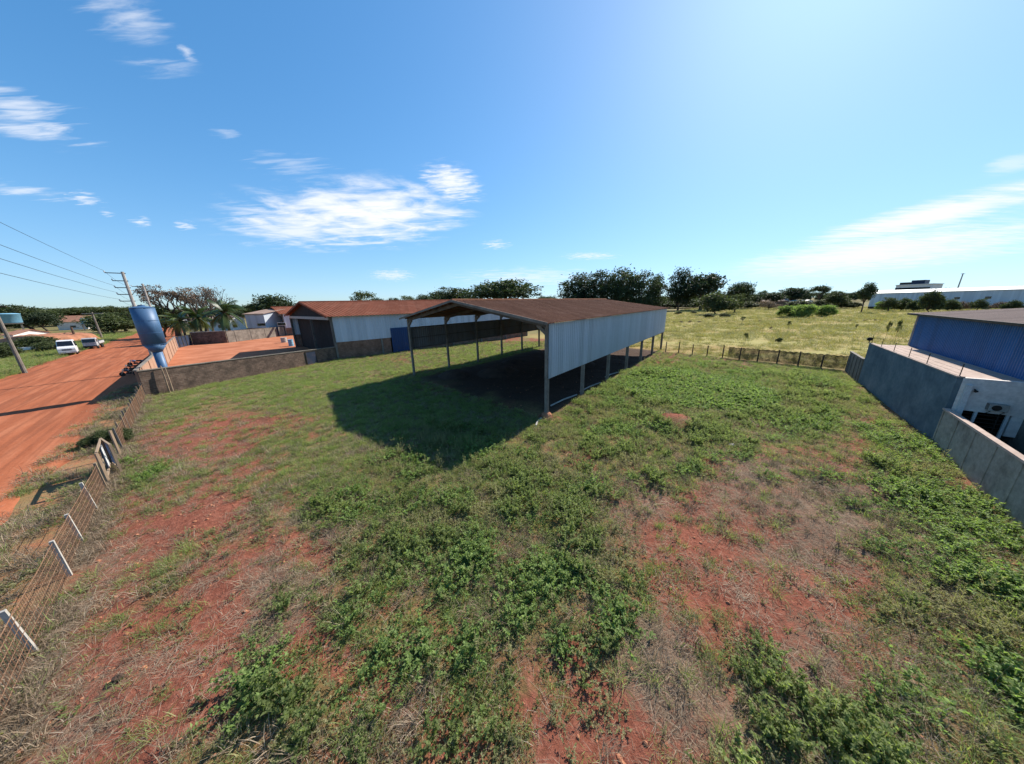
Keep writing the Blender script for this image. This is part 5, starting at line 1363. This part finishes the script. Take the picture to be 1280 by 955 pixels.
# saplings in the pasture
for k, (px, by, top, w, lab) in enumerate(((1105, 428, 400, 10, 'thin sapling in the pasture behind the electric fence'), (1117, 431, 398, 11, 'taller thin sapling in the pasture beside the blue hall corner'), (931, 430, 415, 10, 'small V shaped sapling behind the shade netting'), (1069, 414, 404, 6, 'tiny sapling in the open pasture near the blue-grey wall'), (985, 413, 400, 8, 'small sapling in the middle of the pasture'), (973, 428, 421, 9, 'small dark sapling just beyond the shade netting'), (927, 406, 395, 10, 'faint grey sapling below the small dark pasture tree'))):
    tree('sparse' if k != 5 else 'bush_a', px, by, top, w, lab, 'sapling', 'sapling', None, k * 2.1)
# low clumps: the row stands in for shadowed earth mounds, others are scattered
for k, (px, by, top, w) in enumerate(((843, 403.5, 400.5, 6), (851, 403.5, 400.5, 6), (862, 403, 400, 7), (874, 403, 400.5, 7), (909, 402.5, 400, 6), (950, 402.5, 399.5, 7), (1000, 401.5, 398.5, 7), (1062, 402, 399, 8), (1081, 402, 398.5, 9), (1094, 401.5, 398.5, 8), (1102, 402, 398.5, 6), (856, 408.5, 406.5, 5), (963, 411, 407, 6), (936, 413, 411, 5), (848, 393, 389, 9), (867, 392, 388, 9), (905, 397, 391, 14), (885, 397, 391, 16))):
    r = tree('dry_bush' if k < 14 else 'bush_a', px, by, top, w, 'low dark clump in the dry yellow pasture', 'shrub', 'shrub', 'low dark clumps in the pasture', k * 1.3)
# the bright thicket in the pasture
tree('bush_b', 985, 397, 380, 36, 'left part of the bright green thicket in the pasture', 'thicket', 'thicket', 'bright green thicket', .4)
tree('bush_b', 1006, 398, 378, 42, 'highest middle part of the bright green thicket in the pasture', 'thicket', 'thicket', 'bright green thicket', 2.4)
tree('bush_b', 1030, 396, 379, 36, 'right part of the bright green thicket in the pasture', 'thicket', 'thicket', 'bright green thicket', 4.0)
# bushes along the wire fence
for k, (px, by, top, w, lab) in enumerate(((128, 556, 538, 34, 'round green shrub on the road side of the wire fence, by the gate'), (158, 552, 534, 26, 'olive shrub inside the fence beside the blue gate leaf'), (112, 560, 547, 24, 'low shrub spreading onto the dirt road near the gate'))):
    tree('bush_a', px, by, top, w, lab, 'shrub', 'shrub', 'shrubs along the wire fence', k * 2.0)


# ------------------------------------------------------------------ ground cover
PW = [weed(101, .34, .5, 100, .062, .036, M_weed, 'w0'), weed(102, .42, .55, 130, .07, .038, M_weed, 'w1'), weed(103, .28, .6, 95, .07, .042, M_olive, 'w2'), weed(104, .5, .55, 140, .066, .036, M_olive, 'w3'),
      weed(105, .75, .8, 230, .095, .05, M_weed, 'w4', 11), weed(106, .62, .9, 220, .10, .06, M_weed2, 'w5', 10), weed(107, .5, 1.0, 120, .19, .13, M_weed2, 'w6', 9), weed(108, .2, .5, 70, .06, .038, M_weed, 'w7')]
PW_TALL = weed(110, .95, .35, 130, .06, .03, M_olive, 'w9', 6)
PW.append(weed(109, .32, .5, 90, .05, .02, M_straw, 'w8'))
PW.append(PW_TALL)
PG = [tuft(201, .32, 60, .10, .012, M_grassm, 'g0'), tuft(202, .24, 70, .16, .012, M_grassm, 'g1', .9), tuft(203, .45, 60, .12, .013, M_grassm, 'g2', .6, .9), tuft(204, .42, 50, .10, .011, M_straw, 'g3', .6, .8)]
PS = [litter(301, 60, .3, .42, .011, M_straw, 's0'), litter(302, 80, .42, .3, .010, M_straw, 's1'), litter(303, 45, .3, .6, .013, M_straw, 's2'), tuft(304, .3, 45, .2, .010, M_straw, 's3', 1.6, .9)]
PY = [tuft(401, .5, 60, .3, .03, M_yellow, 'y0', .8), tuft(402, .38, 70, .45, .03, M_yellow, 'y1', 1.0), tuft(403, .7, 50, .3, .03, M_yellow, 'y2', .6, .9)]


def thin(seed, n, xr, yr):
    rng = np.random.default_rng(seed); x = rng.uniform(*xr, n); y = rng.uniform(*yr, n); return rng, x, y


def in_view(x, y, m=3.0):
    return (np.abs(x) < 1.95 * (y + 2.0) + m + 2) & (y > .5)


def plant_field():
    rng, x, y = thin(1, 430000, (-48, 44), (.5, 68))
    d = np.hypot(x, y); k = in_view(x, y) & (in_lot(x, y) > .25); x, y, d, rr = x[k], y[k], d[k], rng.random(k.sum())
    g, lush, lawn, bare, straw = cover(x, y); u, v = shed_uv(x, y)
    shed = np.minimum.reduce([u + .01, 1.02 - u, v + .01, .93 - v]) > 0
    clear = np.hypot(x - MOUND[0][0][0], y - MOUND[0][0][1]) > 1.0
    near = np.clip(1.25 - d / 75, .55, 1)
    clump = fbm(x, y, 1.7, 3, 77)
    # broadleaf weeds
    rng2 = np.random.default_rng(5); r2 = rng2.random(len(x)); r3 = rng2.random(len(x))
    dw = np.clip(.33 + .34 * lush + .3 * (g - .45) - .22 * bare - .12 * straw, .05, .85) * smooth(.34, .60, .55 * clump + .45 * fbm(x, y, 3.4, 2, 78) + .07 * lush + .015) * (1 - .6 * lawn * (1 - lush)) * near
    pick = (~shed) & clear & (r2 < dw * .8)
    xi, yi = x[pick], y[pick]; L_ = lush[pick]; t = r3[pick]; kind = fbm(xi, yi, .33, 3, 55)
    idx = np.where(kind < .45, np.where(t < .5, 0, 7), np.where(kind < .56, np.where(t < .5, 1, 2), np.where(t < .55, 3, 2)))
    big = (L_ > .35) & (fbm(xi, yi, .8, 2, 58) > .5) & (t < .55); idx = np.where(big, np.where(kind > .5, 4, 5), idx)
    lf = (np.hypot(*( (xi - gp(860, 485)[0]), (yi - gp(860, 485)[1]) )) < 6.5) & (t < .7); idx = np.where(lf, np.where(t < .42, 6, 5), idx)
    idx = np.where(rng2.random(len(xi)) < .13 + .2 * (straw[pick] > .4), 8, idx)
    idx = np.where((idx != 8) & (rng2.random(len(xi)) < .05 + .22 * (np.hypot(xi - gp(560, 565)[0], yi - gp(560, 565)[1]) < 5)), 9, idx)
    s = (.4 + .6 * rng2.random(len(xi)) ** 1.5) * (.76 + .36 * L_)
    scatter('weeds', np.stack([xi, yi, gz(xi, yi) - .02], 1), idx, s, PW, 'leafy green weeds covering much of the lot', 'weeds', 11)
    print('weeds', len(xi))
    # grass
    dg = np.clip(.20 + .58 * lawn * smooth(.3, .55, fbm(x, y, .45, 3, 88)) + .3 * (g - .3), .04, 1) * (1 - .4 * bare) * near
    pick = (~shed) & clear & (r3 < dg * .42) & (r2 > .25)
    xi, yi = x[pick], y[pick]; t = rr[pick]; st = straw[pick]; lw = lawn[pick]
    idx = np.where(t < .28 + .3 * st - .2 * lw, 3, np.where(t < .6, 0, np.where(t < .88, 1, 2))); s = .55 + .6 * rng2.random(len(xi))
    scatter('grass', np.stack([xi, yi, gz(xi, yi) - .01], 1), idx, s, PG, 'green grass tufts over the lot, thickest by the yard wall and the shed', 'grass', 12)
    print('grass', len(xi))
    ds = np.clip(.10 + .62 * straw + .06 * (1 - g), 0, 1) * (1 - .25 * lawn) * near
    pick = (~shed) & (rr < ds * .22); xi, yi = x[pick], y[pick]; idx = np.minimum(3, (r2[pick] * 4).astype(int)); s = .4 + .5 * r3[pick]
    scatter('dry_grass', np.stack([xi, yi, gz(xi, yi)], 1), idx, s, PS, 'pale dry stalks and straw lying on the red soil', 'dry grass', 13, .05)
    print('straw', len(xi))


plant_field()


def plant_edges():
    # pasture
    rng, x, y = thin(21, 260000, (10, 260), (28, 290)); d = np.hypot(x, y)
    past = (-side(BF1, BF0, x, y) > .4) & (np.abs(x) < 1.95 * y + 5) & (side(WA, WB, x, y) * 0 + y > 33 + .0 * x) & (x > (y - 52) * .8 - 12)
    keep = past & (rng.random(len(x)) < np.clip(28 / d, .07, 1) ** 1.2 * (fbm(x, y, .12, 3, 4) * 1.6 - .2))
    x, y, d = x[keep], y[keep], d[keep]
    ok = ~((x > 36) & (y < 33 + (x - 36) * .1))
    x, y, d = x[ok], y[ok], d[ok]
    scatter('pasture_grass', np.stack([x, y, gz(x, y) - .02], 1), rng.integers(0, 3, len(x)), (.6 + .7 * rng.random(len(x))) * np.clip(d / 60, 1, 1.8), PY, 'dry yellow grass of the pasture beyond the netting fence', 'grass', 22)
    print('pasture', len(x))
    # verges along the dirt road and the strip below the fence
    rng, x, y = thin(23, 90000, (-80, 0), (0, 75)); x2 = rng.uniform(-200, -40, 60000); y2 = rng.uniform(15, 140, 60000); x = np.append(x, x2); y = np.append(y, y2); n = line_n(x, y); nn = (fbm(x, y, .3, 3, 6) - .5) * 2.0
    f0 = -side(FENCE0, FENCE1, x, y)
    k = ((n > -8.6 + nn) & (f0 < .35) & (f0 > -4.2) & (y < 34) & (fbm(x, y, .6, 3, 66) > .42)) | ((n < -22.0 + nn) & (n > -34) & (x < -30))
    k &= in_view(x, y, 6); x, y, n = x[k], y[k], n[k]; lf = n < -20; r = rng.random(len(x)); kp = r < np.where(lf, .55, .95); x, y, lf, r = x[kp], y[kp], lf[kp], r[kp]
    t = rng.random(len(x)); pr = PG + PS + [PW[0], PW[2], PW[3]]
    idx = np.where(lf, np.where(t < .45, 0, np.where(t < .8, 2, 10)), np.where(t < .3, 3, np.where(t < .62, 7, np.where(t < .78, 4, np.where(t < .9, 0, 9)))))
    scatter('verge_grass', np.stack([x, y, gz(x, y) - .01], 1), idx, (.7 + .8 * rng.random(len(x))) * np.where(lf, 1.7, 1), pr, 'rough dry and green grass along both verges of the dirt road', 'grass', 24)
    print('verge', len(x))
    # dry tangles climbing the wire fence
    rng = np.random.default_rng(26); d_ = (FENCE1 - FENCE0); Lf = np.hypot(*d_); d_ /= Lf; nr = np.array([-d_[1], d_[0]]); t = rng.uniform(0, Lf, 1500); o = rng.normal(size=1500) * .25
    q = FENCE0 + d_ * t[:, None] + nr * o[:, None]; kp = fbm(t, t * 0, .5, 3, 9) > .4; q = q[kp]
    scatter('fence_growth', np.stack([q[:, 0], q[:, 1], gz(q[:, 0], q[:, 1])], 1), rng.integers(0, 4, len(q)), .6 + .6 * rng.random(len(q)), [PG[3], PS[3], PG[3], PS[2]], 'dry tangled grass growing through the wire fence', 'dry grass', 27)
    # woods far off round the whole horizon
    rng = np.random.default_rng(31); a = rng.uniform(-1.25, 1.25, 1500); d = rng.uniform(380, 900, 1500) ; x = d * np.sin(a); y = d * np.cos(a)
    ok = ~((a > .75) & (d < 640)); x, y = x[ok], y[ok]
    far = []
    for key in ('round_a', 'round_b', 'umbrella', 'round_c'):
        far.append(PROTO[key][0])
    s = rng.uniform(12, 19, len(x))
    scatter('far_woods', np.stack([x, y, np.zeros(len(x)) - 2.5], 1), rng.integers(0, 4, len(x)), s, far, 'far low woods along the horizon', 'woods', 32, 0)


plant_edges()


# clods and stones in the lot, a few loose things
def clods():
    rng = random.Random(4); base = []
    for k in range(3):
        mb = MB(); n = 7; V = []
        for i in range(4):
            for j in range(n):
                th = PI * (i + .5) / 4; ph = 2 * PI * j / n; r = .5 * rng.uniform(.75, 1.2); V.append((r * math.sin(th) * math.cos(ph), r * math.sin(th) * math.sin(ph), r * math.cos(th) * .7))
        F = [(i * n + j, (i + 1) * n + j, (i + 1) * n + (j + 1) % n, i * n + (j + 1) % n) for i in range(3) for j in range(n)] + [tuple(range(n)), tuple(range(4 * n - 1, 3 * n - 1, -1))]
        mb.add(V, F); me = bpy.data.meshes.new('clod_%d' % k); me.from_pydata(mb.v, [], mb.f); me.materials.append(M_redbank); base.append(me)
    r2 = np.random.default_rng(8); x = r2.uniform(-30, 30, 60000); y = r2.uniform(1, 45, 60000); k = in_view(x, y) & (in_lot(x, y) > .2); x, y = x[k], y[k]
    b = P_bare(x, y, 1); k = r2.random(len(x)) < .04 + .3 * b; x, y = x[k], y[k]
    scatter('soil_clods', np.stack([x, y, gz(x, y)], 1), r2.integers(0, 3, len(x)), .03 + .12 * r2.random(len(x)) ** 3, base, 'small red soil clods strewn over the bare patches', 'clods', 9, .5)
clods()
for k, (px, py, r, mt, lab) in enumerate(((818, 522, .15, M_conc_pale, 'pale lump of rubble on the red mound below the lush weeds'), (915, 560, .13, M_conc_pale, 'small pale stone in the weeds right of the red mound'), (152, 853, .09, M_soilheap, 'blackened lump lying on the bare red strip by the wire fence'))):
    p = gp(px, py); rg = random.Random(k); mb = MB(); n = 9; V = []
    for i in range(5):
        for j in range(n):
            th = PI * (i + .5) / 5; ph = 2 * PI * j / n; q = r * rg.uniform(.8, 1.25); V.append((q * 1.4 * math.sin(th) * math.cos(ph), q * math.sin(th) * math.sin(ph), q * .7 * math.cos(th)))
    mb.add(V, [(i * n + j, (i + 1) * n + j, (i + 1) * n + (j + 1) % n, i * n + (j + 1) % n) for i in range(4) for j in range(n)] + [tuple(range(n)), tuple(range(5 * n - 1, 4 * n - 1, -1))])
    o = mb.build('stone', mt); o.location = (p[0], p[1], float(gz(*p)) + r * .35); meta(o, lab, 'stone', None, 'thing')
